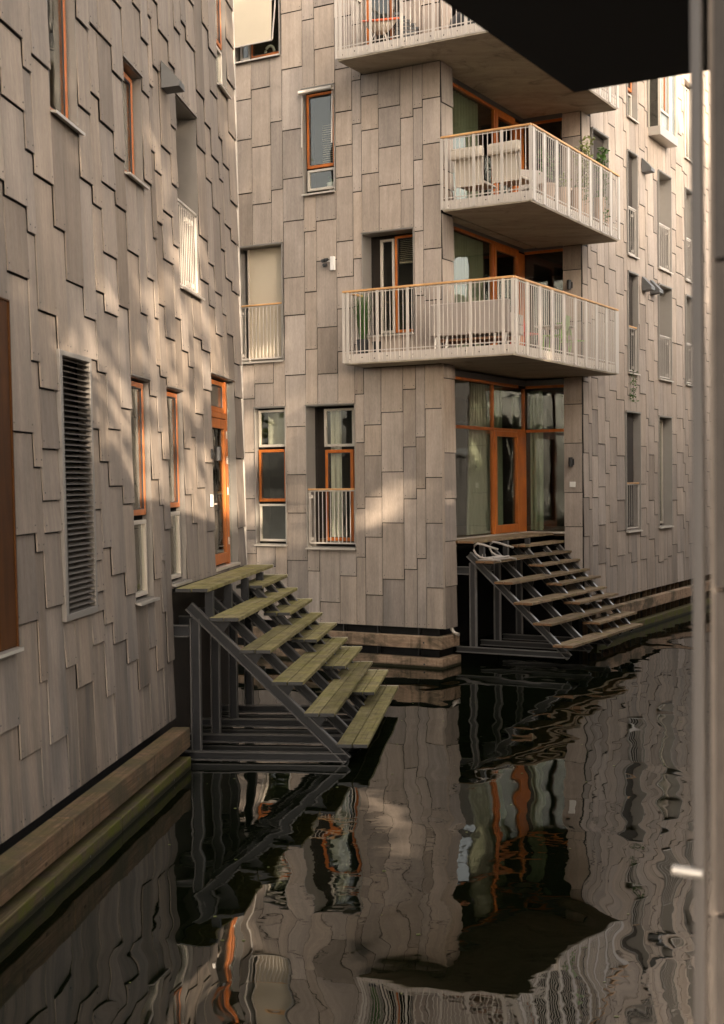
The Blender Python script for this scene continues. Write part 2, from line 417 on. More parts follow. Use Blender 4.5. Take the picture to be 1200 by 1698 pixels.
PANELS = []
def clad(F, cols, zlo, ztop, openings, local_to_world, hidden=None):
    """cols: (a0, a1, joints). Panels hang in columns, each lapping over the one below."""
    for ci, (a0, a1, js) in enumerate(cols):
        zb = zlo(a0, a1) if callable(zlo) else zlo
        iv = [(zb, ztop, a0, a1)]
        for (b0, b1, c0, c1) in openings:
            if min(a1, b1)-max(a0, b0) > .06:
                iv = [x for i in iv for x in ((i[0], min(i[1], c0), *i[2:]), (max(i[0], c1), i[1], *i[2:])) if x[1]-x[0] > .04]
                if b0 <= a0 and a1-b1 > .15: iv.append((c0, c1, b1+.0, a1))     # the rest of a partly covered column
        for lo, hi, a0, a1 in iv:
            cuts = [lo]+sorted(j for j in js if lo+.1 < j < hi-.08)+[hi]; full = [lo]
            for k in range(1, len(cuts)):
                g = cuts[k]-full[-1]
                if g > 1.75 and not (k == 1 and lo == zb and g < 2.3):
                    m = max(2, round(g/1.0)); st = full[-1]
                    for q in range(1, m): full.append(st+g*q/m+random.uniform(-.12, .12))
                full.append(cuts[k])
            for lo2, hi2 in zip(full, full[1:]):
                top = hi2-(.016 if hi2 < hi-.01 else .012)
                ar = 0 if hidden and hidden(a0, a1) else seen_area([local_to_world(*F.pt(*q)) for q in ((a0, 0, lo2), (a1, 0, lo2), (a1, 0, hi2), (a0, 0, hi2))])
                PANELS.append((ar, F, a0, a1, lo2, top))
def hang_panels(root):
    """the 300 panels of a building that show largest become parts, the others one joined part"""
    ps = sorted((p for p in PANELS if p[1].root is root), key=lambda p: -p[0]); parts = {}
    for i, (ar, F, a0, a1, lo2, top) in enumerate(ps):
        rest, screws = parts.setdefault(id(F), (MB(), MB(), F))[:2]; ow = .0065; D = PROUD[F.mat]
        if i < 300 and ar > 0:
            dz = random.uniform(-.003, .003); o = link('panel', PM[F.mat], F.root)
            o.location = F.pt(a0+ow, -dz, lo2); o.rotation_euler = (0, 0, F.rot); o.scale = (a1-a0-2*ow, 1, top-lo2)
            for sx in (.045, a1-a0-.045):
                screws.lathe_y(a0+sx, -D+dz+.0025, lo2+.065+random.uniform(-.006, .006), .0085)
        else:
            rest.hexa([(a0+ow, -D, lo2), (a1-ow, -D, lo2), (a1-ow, .012-D, lo2), (a0+ow, .012-D, lo2),
                       (a0+ow, -.009, top), (a1-ow, -.009, top), (a1-ow, .002, top), (a0+ow, .002, top)])
    for rest, screws, F in parts.values():
        if rest.v: F.put(rest.build('panel', F.mat))['kind'] = 'stuff'
        if screws.v: F.put(screws.build('screw', 'bolt_dark'))['kind'] = 'stuff'
def lathe_y(s, x, y, z, r):
    k = len(s.v)
    for yy in (y, y-.004):
        for j in range(6):
            t = math.pi*j/3; s.v.append((x+r*math.cos(t), yy, z+r*math.sin(t)))
    for j in range(6): s.f.append((k+j, k+(j+1) % 6, k+6+(j+1) % 6, k+6+j)); s.mi.append(0)
    s.f.append(tuple(k+6+j for j in range(6))); s.mi.append(0)
MB.lathe_y = lathe_y

def backing(F, a0, a1, z0, z1, openings, mat='backing_dark', d1=-.012, th=.22, name='wall'):
    """wall core behind the panels with real holes for the openings"""
    xs = sorted({a0, a1, *[v for o in openings for v in o[:2] if a0 < v < a1]})
    zs = sorted({z0, z1, *[v for o in openings for v in o[2:] if z0 < v < z1]})
    b = MB()
    for x0, x1 in zip(xs, xs[1:]):
        run = None
        for q0, q1 in list(zip(zs, zs[1:]))+[(None, None)]:
            hole = q0 is None or any(o[0]-1e-4 <= x0 and x1 <= o[1]+1e-4 and o[2]-1e-4 <= q0 and q1 <= o[3]+1e-4 for o in openings)
            if not hole: run = [run[0] if run else q0, q1]
            elif run: b.fb(x0, x1, d1-th, d1, run[0], run[1]); run = None
    return F.put(b.build(name, mat))

def window(F, a0, a1, z0, z1, depth, cells, room=.5, lip=.045, lining='lining_metal', sill=True, name='window', curtains=(), roomw=None, head=True):
    """opening lined with metal; cells = (a0, a1, z0, z1, frame material, bar width)"""
    b = MB(); t = .012; L = depth+.05
    b.fb(a0, a0+t, -L, lip, z0, z1); b.fb(a1-t, a1, -L, lip, z0, z1)
    b.fb(a0+t, a1-t, -L, lip, z1-t, z1); b.fb(a0+t, a1-t, -L, .02, z0, z0+t)
    root = F.put(b.build(name, lining))
    if sill:
        s = MB(); s.hexa([(a0-.01, -.085, z0-.038), (a1+.01, -.085, z0-.038), (a1+.01, -.038, z0-.03), (a0-.01, -.038, z0-.03),
                          (a0-.01, -.085, z0-.008), (a1+.01, -.085, z0-.008), (a1+.01, .0, z0-.001), (a0-.01, .0, z0-.001)])
        s.build('sill', 'window_metal' if F is not FL else 'lining_metal', root)
    if head:
        s = MB(); s.fb(a0-.012, a1+.012, -.0, .058 if F is not FL else .04, z1+.004, z1+.02); s.build('head_flashing', 'lining_grey', root)
    for (c0, c1, y0, y1, m, bw) in cells:
        f = MB(); dd0, dd1 = -depth-.045, -depth+.015
        f.fb(c0, c0+bw, dd0, dd1, y0, y1); f.fb(c1-bw, c1, dd0, dd1, y0, y1)
        f.fb(c0+bw, c1-bw, dd0, dd1, y0, y0+bw*1.1); f.fb(c0+bw, c1-bw, dd0, dd1, y1-bw, y1)
        fo = f.build('frame', m, root, bevel=.006)
        p = MB(); p.fb(c0+bw-.004, c1-bw+.004, -depth-.022, -depth-.014, y0+bw*1.1-.004, y1-bw+.004); p.build('pane', 'glass', root)
        if m == 'orange_timber':                         # black gasket round the glass
            g = MB(); e = .012; d0, d1 = -depth-.012, -depth+.006
            g.fb(c0+bw, c0+bw+e, d0, d1, y0+bw*1.1, y1-bw); g.fb(c1-bw-e, c1-bw, d0, d1, y0+bw*1.1, y1-bw)
            g.fb(c0+bw+e, c1-bw-e, d0, d1, y0+bw*1.1, y0+bw*1.1+e); g.fb(c0+bw+e, c1-bw-e, d0, d1, y1-bw-e, y1-bw)
            g.build('gasket', 'black_plastic', root)
    if room:
        r = MB(); q0, q1 = (a0-.05, a1+.05) if roomw is None else roomw; d0 = -L-.005; d1 = -L-room; e = .03
        r.fb(q0, q1, d1-.03, d1, z0-.03, z1+.03); r.fb(q0-.03, q0, d1-.03, d0, z0-.03, z1+.03); r.fb(q1, q1+.03, d1-.03, d0, z0-.03, z1+.03)
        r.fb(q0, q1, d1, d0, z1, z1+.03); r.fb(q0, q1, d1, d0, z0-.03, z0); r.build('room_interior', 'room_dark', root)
    return root

def railing(F, parent, a0, a1, z0, z1, d, n, rail='handrail_timber', bars=True, brackets=()):
    b = MB(); b.fb(a0, a1, d-.02, d+.025, z1-.035, z1, 0)
    b.build('handrail', rail, parent, bevel=.005)
    r = MB(); r.fb(a0+.01, a1-.01, d-.004, d+.004, z0+.03, z0+.06); r.fb(a0+.01, a1-.01, d-.004, d+.004, z1-.062, z1-.036)
    for s in brackets:
        for zz in (z0+.1, z1-.2): r.fb(s-.035, s+.035, d-.05, d-.004, zz, zz+.06)
    for a in (a0+.012, a1-.022): r.fb(a, a+.012, d-.022, d+.022, z0+.061, z1-.063)
    if not bars:
        for i in range(n):
            x = a0+.05+(a1-a0-.1)*i/(n-1); r.fb(x-.005, x+.005, d-.004, d+.004, z0+.0605, z1-.0625)
        r.build('railing', 'white_metal', parent); return
    r.build('railing', 'white_metal', parent)
    bw = .0045 if F is FL else .006; me = MB(); me.fb(-bw, bw, d-bw-.0002, d+bw+.0002, z0+.0605, z1-.0625); me = me.mesh('baluster', 'white_metal')
    for i in range(n):
        o = link('baluster', me, parent); o.location = (a0+.05+(a1-a0-.1)*i/(n-1), 0, 0)

def wavy(a0, a1, d, z0, z1, amp=.035, period=.13, bottom_spread=0):
    b = MB(); n = max(10, int((a1-a0)/period*8)); k = len(b.v)
    ph = random.random()*6
    for i in range(n+1):
        t = i/n; x = a0+(a1-a0)*t
        y = amp*math.sin(2*math.pi*(x-a0)/period+ph)+amp*.4*math.sin(5.1*(x-a0)/period+1)
        b.v.append((x, -(d+y), z1)); b.v.append((x+bottom_spread*(t-.5), -(d+y*1.25), z0))
    for i in range(n): b.f.append((2*i, 2*i+1, 2*i+3, 2*i+2)); b.mi.append(0)
    return b
def hang_curtain(F, a0, a1, d, z0, z1, mat, label, **kw):
    b = wavy(a0, a1, d, z0, z1, **kw)
    b.v = [F.pt(v[0], -v[1], v[2]) for v in b.v]
    cx = sum(v[0] for v in b.v)/len(b.v); cy = sum(v[1] for v in b.v)/len(b.v)
    b.v = [(v[0]-cx, v[1]-cy, v[2]-z0) for v in b.v]
    o = b.build('curtain', mat, smooth=True)
    P = w1 if F.root is bld1 else w2
    o.location = P(cx, cy, z0); o.rotation_euler = F.root.rotation_euler
    return tag(o, label, 'curtain')
def rcols(edges, js=None):
    js = js or {}
    return [(a, b, js.get(i, [])) for i, (a, b) in enumerate(zip(edges, edges[1:]))]
def randj(lo, hi):
    z = lo+random.uniform(.3, 1.6); r = []
    while z < hi: r.append(z); z += random.choice((.62, .75, .9, 1.05, 1.2))+random.uniform(-.05, .05)
    return r

# ------------------------------------------------------------------ left building
op1 = dict(w1=(-8.945, -8.07, 7.39, 9.06), w2=(-6.38, -5.55, 7.37, 8.72), w3=(-3.84, -2.61, 6.39, 9.01), lou=(-8.945, -7.93, 2.32, 5.03),
           w4=(-6.38, -5.55, 2.27, 4.97), w5=(-4.70, -3.84, 2.36, 4.95), door=(-2.07, -.32, 2.36, 5.34), top=(-1.13, -.32, 9.97, 12.4),
           own=(-12.2, -10.245, 2.24, 5.34), w6=(-11.9, -11.0, 9.9, 12.2))
T = 15.5
c1 = [(-10.75, -10.245, [1.54, 6.4, 7.4, 8.3]), (-10.245, -9.69, [1.22, 2.43, 3.24, 4.18, 5.61, 6.28, 7.17, 7.84]), (-9.69, -9.47, [1.83, 3.06, 3.86, 4.86, 6.06, 6.83, 7.59]),
      (-9.47, -8.945, [1.20, 2.51, 3.23, 3.54, 4.04, 4.62, 5.36, 6.65, 7.78]), (-8.945, -8.62, [1.86, 6.25]), (-8.62, -8.07, [1.61, 5.77]),
      (-8.07, -7.655, [1.98, 2.53, 2.87, 3.42, 4.29, 5.47, 6.93, 7.69, 8.60]), (-7.655, -7.34, [1.36, 2.15, 2.99, 3.94, 4.92, 5.80, 6.74, 7.95]),
      (-7.34, -6.82, [1.90, 2.67, 3.67, 4.31, 5.61, 6.27, 7.05, 7.72, 8.70]), (-6.82, -6.38, [1.61, 2.40, 3.46, 4.57, 5.75, 6.90, 7.48, 8.43, 9.28]),
      (-6.38, -5.885, [1.24, 6.46]), (-5.885, -5.55, [1.66, 5.78, 9.53]), (-5.55, -5.21, [1.34, 3.74, 4.79, 6.26, 7.47, 8.57, 9.23]),
      (-5.21, -5.02, [2.04, 2.70, 3.41, 4.35, 5.20, 5.80, 6.82, 7.92, 8.75, 9.63]), (-5.02, -4.70, [1.37, 3.09, 4.00, 5.07, 6.0, 7.06, 7.71, 9.05, 9.92]),
      (-4.70, -4.18, [5.61, 6.63, 7.27, 8.11, 9.61]), (-4.18, -3.84, [5.93, 6.91, 7.73, 8.52, 9.35]), (-3.84, -3.46, [3.53, 4.17, 5.52, 9.94]),
      (-3.46, -3.14, [3.12, 4.34, 5.33, 10.16]), (-3.14, -2.61, [3.62, 4.69, 5.78, 9.98, 10.64]), (-2.61, -2.07, [2.97, 3.99, 5.07, 5.65, 6.68, 7.32, 8.63, 9.44]),
      (-2.07, -1.66, [6.37, 7.01, 8.28, 9.11, 10.60]), (-1.66, -1.13, [5.99, 6.63, 7.92, 8.72, 9.71, 10.35]), (-1.13, -.82, [6.36, 7.38, 8.48, 9.14]),
      (-.82, -.32, [6.08, 6.97, 7.83, 8.79]), (-.32, .26, [2.94, 4.09, 5.10, 5.65, 6.83, 7.66, 8.31, 9.42, 10.27, 10.93, 11.57])]
c1 = [(a, b, j+[z for z in randj(9.3, T) if z > max(j)+.6]) for a, b, j in c1]
e = -10.75; extra = []
while e > -15.5:
    wd = random.choice((.2, .32, .42, .52)); extra.append((e-wd, e, randj(1, T))); e -= wd
c1 = extra[::-1]+c1; a_lo = c1[0][0]
zl1 = lambda a0, a1: .60 if a1 < -4.65 else 2.30
# the panel column beside the steps starts below the deck
clad(FL, c1, zl1, T, list(op1.values()), w1); hang_panels(bld1)
bko = list(op1.values())
backing(FL, a_lo, -4.74, .62, T, bko, th=.24); 
def sub_backing(F, a0, a1, z0, z1, ops): return backing(F, a0, a1, z0, z1, [o for o in ops if o[1] > a0 and o[0] < a1])
sub_backing(FL, -4.735, .245, 2.24, T, bko)
b = MB(); b.fb(.262, .29, -.25, .04, 2.24, T); FL.put(b.build('corner_trim', 'edge_trim'))
b = MB(); b.fb(a_lo, -4.74, -6, -.46, -1, .60); b.fb(a_lo, -4.80, -.46, -.16, -1, .615)
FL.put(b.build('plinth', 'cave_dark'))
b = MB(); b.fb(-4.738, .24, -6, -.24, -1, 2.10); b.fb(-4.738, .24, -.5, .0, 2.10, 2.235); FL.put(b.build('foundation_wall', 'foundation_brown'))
b = MB(); b.fb(.02, .245, -6, -.26, 2.24, T); b.fb(a_lo, .245, -6, -.3, T-.3, T-.02); b.fb(a_lo, a_lo+.25, -6, -.26, .6, T-.32); FL.put(b.build('side_wall', 'backing_dark'))
b = MB(); b.fb(a_lo, .29, -6, .06, T, T+.12); FL.put(b.build('roof', 'vent_metal'))

O, Wm = 'orange_timber', 'window_metal'
q = op1['w1']; window(FL, lining='lining_grey', a0=q[0], a1=q[1], z0=q[2], z1=q[3], depth=.09, lip=.012, cells=[(q[0]+.05, q[1]-.05, q[2]+.05, q[3]-.04, O, .055)])
q = op1['w6']; window(FL, lining='lining_grey', a0=q[0], a1=q[1], z0=q[2], z1=q[3], depth=.09, lip=.012, cells=[(q[0]+.05, q[1]-.05, q[2]+.05, q[3]-.04, O, .055)])
q = op1['w2']; window(FL, lining='lining_grey', a0=q[0], a1=q[1], z0=q[2], z1=q[3], depth=.10, lip=.012, cells=[(q[0]+.05, q[1]-.05, q[2]+.05, q[3]-.04, O, .06)])
q = op1['w4']; window(FL, lining='lining_grey', a0=q[0], a1=q[1], z0=q[2], z1=q[3], depth=.06, lip=.012, cells=[(q[0]+.05, q[1]-.06, 3.30, q[3]-.04, O, .065), (q[0]+.05, q[1]-.06, q[2]+.04, 3.24, Wm, .05)])
q = op1['w5']; window(FL, lining='lining_grey', a0=q[0], a1=q[1], z0=q[2], z1=q[3], depth=.06, lip=.012, cells=[(q[0]+.05, q[1]-.06, 3.36, q[3]-.04, O, .06), (q[0]+.05, q[1]-.06, q[2]+.04, 3.30, Wm, .05)])
q = op1['top']; window(FL, lining='lining_grey', a0=q[0], a1=q[1], z0=q[2], z1=q[3], depth=.06, lip=.012, cells=[(q[0]+.05, q[1]-.05, 10.72, q[3]-.04, O, .055), (q[0]+.05, q[1]-.05, q[2]+.05, 10.68, Wm, .05)])
# recessed opening with railing
q = op1['w3']; w = window(FL, *q, .55, lining='lining_grey', lip=.012, cells=[(q[0]+.05, q[1]-.1, q[2]+.05, q[3]-.05, Wm, .06)])
railing(FL, w, q[0]+.02, q[1]-.02, q[2]+.02, 7.62, -.03, 11, 'white_metal', brackets=(q[1]-.5, q[1]-.36, q[1]-.2))
# louvre
q = op1['lou']; f = MB(); q = (q[0], -7.93, q[2], q[3])
f.fb(q[0]-.03, q[0]+.05, -.1, .055, q[2], q[3]); f.fb(q[1]-.06, q[1], -.1, .045, q[2], q[3])
f.fb(q[0]+.05, q[1]-.06, -.1, .05, q[3]-.05, q[3]); f.fb(q[0]+.05, q[1]-.06, -.1, .05, q[2], q[2]+.07)
lv = FL.put(f.build('louver', 'louver_metal', bevel=.004))
f = MB(); f.fb(q[0], q[1], -.16, -.14, q[2], q[3]); f.build('backing_plate', 'black_plastic', lv)
f = MB(); x0, x1 = q[0]+.052, q[1]-.062
f.hexa([(x0, -.045, -.006), (x1, -.045, -.006), (x1, -.033, -.006), (x0, -.033, -.006), (x0, .07, .030), (x1, .07, .030), (x1, .07, .040), (x0, .07, .040)])
me = f.mesh('slat', 'louver_metal'); n = 46
for i in range(n):
    o = link('slat', me, lv); o.location = (0, 0, q[2]+.09+(q[3]-q[2]-.16)*i/(n-1)-.02)
# door
q = op1['door']; w = window(FL, *q, .09, lip=.014, lining='lining_grey', cells=[(q[0]+.10, q[1]-.42, 4.80, q[3]-.05, O, .07)], sill=False, room=.8)
f = MB()
for a in (q[0]+.03, q[1]-.42): f.fb(a, a+.09, -.135, -.045, q[2]+.02, q[3]-.03)
f.fb(q[0]+.12, q[1]-.42, -.135, -.045, 4.70, 4.79); f.build('door_frame', O, w, bevel=.005)
f = MB(); a0, a1, z0, z1 = q[0]+.125, q[1]-.425, q[2]+.05, 4.69; d0, d1 = -.112, -.052
f.fb(a0, a0+.12, d0, d1, z0, z1); f.fb(a1-.12, a1, d0, d1, z0, z1); f.fb(a0+.12, a1-.12, d0, d1, z0, z0+.16); f.fb(a0+.12, a1-.12, d0, d1, z1-.15, z1)
f.build('door_leaf', O, w, bevel=.006)
f = MB(); f.fb(a0+.115, a1-.115, -.088, -.078, z0+.15, z1-.14); f.build('pane', 'glass', w)
f = MB(); f.fb(q[1]-.325, q[1]-.02, -.095, -.08, q[2]+.03, q[3]-.04); f.build('side_pane', 'glass', w)
f = MB(); f.tube([(a0+.06, .052, 3.36), (a0+.06, .005, 3.36), (a0+.17, .0, 3.36)], .011, 8); f.fb(a0+.04, a0+.08, -.051, -.045, 3.22, 3.44); f.build('handle', 'window_metal', w)
for zz in (2.75, 3.55, 4.05, 4.45):
    f = MB(); f.tube([(a1+.005, .045, zz-.06), (a1+.005, .045, zz+.06)], .012, 8); f.build('hinge', 'window_metal', w)
f = MB(); f.fb(q[0], q[1], -.2, .05, q[2]-.02, q[2]+.018); f.build('threshold', 'window_metal', w)
# large timber framed opening at the near end
q = op1['own']; w = window(FL, *q, .12, [], room=.8, head=False, lining='brown_timber')
f = MB(); f.fb(q[1]-.40, q[1]-.012, -.16, .03, q[2]+.01, q[3]-.012); f.fb(q[0]+.012, q[0]+.3, -.16, .03, q[2]+.01, q[3]-.012); f.fb(q[0]+.3, q[1]-.4, -.16, -.06, q[3]-.15, q[3]-.012)
f.fb(q[0]+.3, q[1]-.4, -.16, -.06, q[2]+.012, q[2]+.15)
f.build('frame', 'brown_timber', w, bevel=.008); f = MB(); f.fb(q[0]+.3, q[1]-.4, -.13, -.12, q[2]+.15, q[3]-.15); f.build('pane', 'glass', w)

# ------------------------------------------------------------------ far corner building: main face
opC = dict(bl=(-4.83, -3.69, 12.57, 14.9), w2=(-3.15, -2.385, 9.60, 11.74), w3=(-4.83, -3.69, 6.23, 8.66), w4=(-1.77, -.60, 6.60, 8.65),
           w5=(-4.43, -3.65, 2.37, 5.25), w6=(-3.15, -1.975, 2.32, 5.25), b3=(-1.75, -1.0, 12.3, 14.6))
jC = {0: [10.93, 11.77, 9.8, 5.46, 4.32, 2.67, 3.34, 2.17], 1: [5.77, 1.91, 10.74, 11.95, 9.54], 2: [11.2, 9.79, 1.69], 3: [13.39, 12.24, 10.98, 9.98, 9.1, 7.93, 7.15, 5.91, 4.84, 3.84, 3.04, 2.05],
      4: [13.16, 8.84, 7.6, 6.42, 1.84], 5: [12.52, 9.03, 8.21, 6.85, 5.9, 1.21], 6: [11.17, 10.49, 9.85, 8.56, 7.84, 7.2, 1.76], 7: [11.75, 10.88, 9.52, 8.18, 5.45, 4.47, 3.14, 2.15],
      8: [11.40, 10.72, 9.85, 4.82, 4.2, 3.37, 2.56, 1.39], 9: [11.11, 10.32, 9.57, 5.06, 3.87, 2.85, 1.72], 10: [10.84, 9.43, 5.5, 4.36, 3.33, 1.93], 11: [10.99, 9.98, 8.59, 4.55, 3.53, 2.15],
      12: [11.14, 10.26, 9.45, 8.22, 5.1, 3.75, 2.85, 1.58]}
eC = [-4.83, -4.43, -3.95, -3.66, -3.15, -2.86, -2.375, -1.98, -1.77, -1.375, -.88, -.595, -.39, 0.0]
cC = [(a, b, j+[z for z in randj(12.6, T) if z > max(j)+.6]) for a, b, j in rcols(eC, jC)]
cC = rcols([-7.2, -6.8, -6.5, -6.0, -5.55, -5.3, -4.83], {i: randj(1, T) for i in range(6)})+cC
# the slabs of the balconies interrupt the cladding
slabs = [(-1.76, .02, 5.965, 6.16), (-1.76, .02, 11.835, 12.03)]
clad(FC, cC, .77, T, list(opC.values())+slabs, w2, lambda a0, a1: a1 < -4.7)
backing(FC, -7.2, -.02, .79, T, list(opC.values()), th=.22)
retj = [1.6, 2.49, 3.33, 4.23, 5.69, 7.0, 8.01, 9.4, 9.75, 11.04]
clad(FT, [(0.012, .52, retj)], .77, T, [(0, .6, 5.965, 6.16), (0, .6, 8.89, 9.08), (0, .6, 11.835, 12.03)], w2)
backing(FT, .02, .50, .79, T, [], th=.27, d1=-.014)
# pillar and side face
clad(FP, [(.645, UR-.01, [2.62, 3.39, 4.49, 5.36, 7.2, 8.35, 10.1, 11.3])], .86, T, [(.6, 1.2, 5.965, 6.16), (.6, 1.2, 8.89, 9.08), (.6, 1.2, 11.835, 12.03)], w2)
backing(FP, .67, UR-.06, .88, T, [], th=.25, d1=-.014)
opR = {}
for i, (a0, a1) in enumerate(((7.90, 8.66), (10.38, 11.50), (12.84, 13.60))):
    opR['u%d' % i] = (a0, a1, 9.12, 11.62); opR['m%d' % i] = (a0, a1, 6.26, 8.70)
opR.update(g0=(7.70, 8.80, 2.40, 5.30), g1=(10.32, 11.46, 2.41, 5.28), w0=(5.44, 6.52, 9.6, 11.60), t0=(7.90, 8.66, 12.45, 14.6), t1=(12.74, 13.65, 12.46, 14.56), bay=(9.62, 11.10, 12.55, 14.6))
eR = [V1+.012, 5.145, 5.345, 5.75, 6.24, 6.535, 7.04, 7.635, 7.86, 8.10, 8.55, 8.815, 9.31, 9.505, 9.98, 10.305, 10.75, 11.07, 11.50, 11.96, 12.56, 12.76, 13.07, 13.57]
jR = {0: [2.40, 3.27, 4.27, 5.13, 5.86, 8.03, 9.7, 10.8], 1: [3.0, 3.65, 4.94, 7.2, 8.43, 10.2, 11.77], 2: [2.17, 3.26, 4.21, 5.26, 5.98, 7.3, 8.22, 8.84, 10.2, 11.2], 3: [1.73, 2.62, 3.5, 4.49, 5.56, 7.5, 8.59],
      4: [2.06, 3.06, 3.81, 5.03, 6.4, 8.23], 5: [1.63, 2.66, 4.0, 4.66, 5.76, 7.4, 8.59, 11.97], 6: [1.84, 2.43, 3.17, 4.23, 5.57, 6.7, 8.09, 8.98, 9.79, 11.35], 7: [5.9, 6.9, 9.38, 12.05],
      8: [1.87, 5.71], 9: [1.63, 5.71], 10: [6.0], 11: [1.65, 2.23, 2.94, 3.54, 4.49, 5.80, 6.9, 8.03, 9.42, 10.5, 11.87, 12.98], 12: [2.53, 3.86, 5.2, 6.4, 7.6, 8.7, 9.79, 10.95],
      13: [2.13, 3.12, 4.28, 5.02, 6.16, 7.2, 8.21, 9.1, 10.37, 11.49], 14: [1.68, 2.74, 3.82, 4.62, 5.46, 6.7, 7.6, 8.8, 9.98, 11.33], 15: [1.5], 16: [1.55], 17: [1.61], 18: [1.9, 3.09, 4.05, 4.86, 5.94, 7.3, 8.49, 9.69, 10.33, 11.29, 11.94],
      19: [1.66, 2.68, 3.43, 4.37, 5.30, 6.18, 7.3, 8.34, 9.22, 9.93, 10.78, 12.15, 12.98, 13.94], 20: [2.3, 4.09, 5.04, 6.4, 7.6, 9.2, 11.06], 21: [1.48, 2.48, 3.78, 4.59, 5.57, 12.02], 22: [1.85, 3.56, 4.28, 5.28]}
cR = [(a, b, j+[z for z in randj(12.4, T) if z > max(j)+.6]) for a, b, j in rcols(eR, jR)]
e = 13.57
while e < 17.5:
    wd = random.choice((.2, .32, .45, .58)); cR.append((e, e+wd, randj(1, T))); e += wd
clad(FR, cR, .86, T, list(opR.values())+[(4.7, 5.02, 5.965, 6.16), (4.7, 5.02, 8.89, 9.08), (4.7, 5.25, 11.835, 12.03)], w2, lambda a0, a1: a0 > 13.4)
hang_panels(bld2)
backing(FR, V1+.02, e, .88, T, list(opR.values()), th=.22)
b = MB(); b.fb(-7.2, -.2, -.75, -.16, -1, .77); FC.put(b.build('plinth', 'backing_dark'))
b = MB(); b.fb(V1+.1, e, -.75, -.16, -1, .86); FR.put(b.build('plinth', 'backing_dark'))
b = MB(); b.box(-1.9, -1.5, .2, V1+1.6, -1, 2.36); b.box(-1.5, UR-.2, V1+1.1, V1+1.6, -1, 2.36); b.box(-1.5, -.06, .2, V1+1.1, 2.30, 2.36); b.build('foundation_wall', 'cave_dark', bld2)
b = MB(); b.box(-7.2, UR-.4, 9.2, 9.5, -1, T); b.box(-7.2, -6.95, .1, 9.2, .8, T); b.box(-7.2, UR-.4, e-.3, e, -1, T); b.build('rear_wall', 'backing_dark', bld2)
b = MB(); b.box(-7.2, -.02, .05, 4.7, T, T+.12); b.box(-7.2, UR-.02, 4.7, e, T, T+.12); b.build('roof', 'vent_metal', bld2)
b = MB(); b.fb(-.012, .03, .02, .0395, .77, 5.96); FC.put(b.build('corner_trim', 'cladding_corner'))
# brackets in the gap below the panels
for a in (-4.3, -3.2, -2.35, -1.55, -.62):
    b = MB(); b.fb(a-.012, a+.012, -.16, -.06, .2, .78); FC.put(b.build('bracket', 'steel_light'))
for i in range(26):
    a = V1+.4+i*.42+random.uniform(-.1, .1); b = MB(); b.fb(a-.022, a+.022, -.16, -.05, .05, .85); FR.put(b.build('bracket', 'fender_timber'))

# windows of the main face
q = opC['w2']; w = window(FC, *q, .05, [(q[0]+.06, q[1]-.03, 10.12, 11.64, O, .055), (q[0]+.06, q[1]-.03, 9.66, 10.09, Wm, .05)])
f = MB(); f.tube([(q[0]-.03, -.11, 11.66), (q[1]+.0, -.11, 11.66)], .045, 10); f.build('awning_cassette', 'window_metal', w, smooth=True)
f = MB()
for a in (q[0]+.015, q[1]-.03): f.bar((a, -.055, 11.62), (a, -.10, 10.55), (1, 0, 0), .025, .02)
f.build('awning_arm', 'white_metal', w)
f = MB()
for i in range(18): f.fb(q[0]+.38, q[1]-.09, -.17, -.13, 10.22+i*.045, 10.225+i*.045)
f.build('blind', 'screen_fabric', w)
q = opC['bl']; w = window(FC, *q, .10, [(q[0]+.06, q[0]+.32, 12.62, 14.8, Wm, .05), (q[0]+.34, q[1]-.05, 12.62, 14.8, O, .05)])
f = MB(); z0, z1, y0, y1 = 12.83, 14.6, -.20, -.10
f.hexa([(q[0]+.03, y0, z0), (q[1]-.10, y0, z0), (q[1]-.10, y0-.004, z0), (q[0]+.03, y0-.004, z0), (q[0]+.03, y1, z1), (q[1]-.10, y1, z1), (q[1]-.10, y1-.004, z1), (q[0]+.03, y1-.004, z1)])
f.build('awning_fabric', 'screen_fabric', w)
f = MB(); f.tube([(q[0]+.01, y0, z0-.01), (q[1]-.08, y0, z0-.01)], .018, 8); f.bar((q[1]-.06, -.05, 13.9), (q[1]-.07, y0, z0), (1, 0, 0), .022, .02); f.build('awning_arm', 'white_metal', w)
q = opC['w3']; w = window(FC, *q, .38, [(q[0]+.03, q[1]-.05, q[2]+.05, q[3]-.05, Wm, .05)])
f = MB(); f.fb(q[0]+.16, q[1]-.03, -.20, -.196, 6.3, q[3]-.02); f.build('roller_screen', 'screen_fabric', w)
f = MB(); f.fb(q[0]+.13, q[0]+.16, -.22, -.17, 6.26, q[3]-.02); f.fb(q[1]-.03, q[1]-.013, -.22, -.17, 6.26, q[3]-.02); f.build('screen_guide', 'window_metal', w)
railing(FC, w, q[0]+.02, q[1]-.02, q[2]+.02, 7.44, -.02, 12, brackets=(q[0]+.07,))
q = opC['w4']; w = window(FC, *q, .28, [(q[0]+.25, q[0]+.57, q[2]+.06, q[3]-.10, Wm, .05), (q[0]+.59, q[1]-.04, q[2]+.06, q[3]-.06, O, .05)])
f = MB()
for i in range(12): f.fb(q[0]+.66, q[1]-.08, -.40, -.35, 8.10+i*.038, 8.105+i*.038)
f.fb(q[0]+.66, q[1]-.08, -.40, -.34, 8.05, 8.08); f.build('blind', 'screen_fabric', w)
q = opC['w5']; w = window(FC, *q, .05, [(q[0]+.05, q[1]-.03, 4.42, q[3]-.05, Wm, .05), (q[0]+.05, q[1]-.03, 3.27, 4.37, O, .06), (q[0]+.05, q[1]-.03, q[2]+.06, 3.22, Wm, .045)])
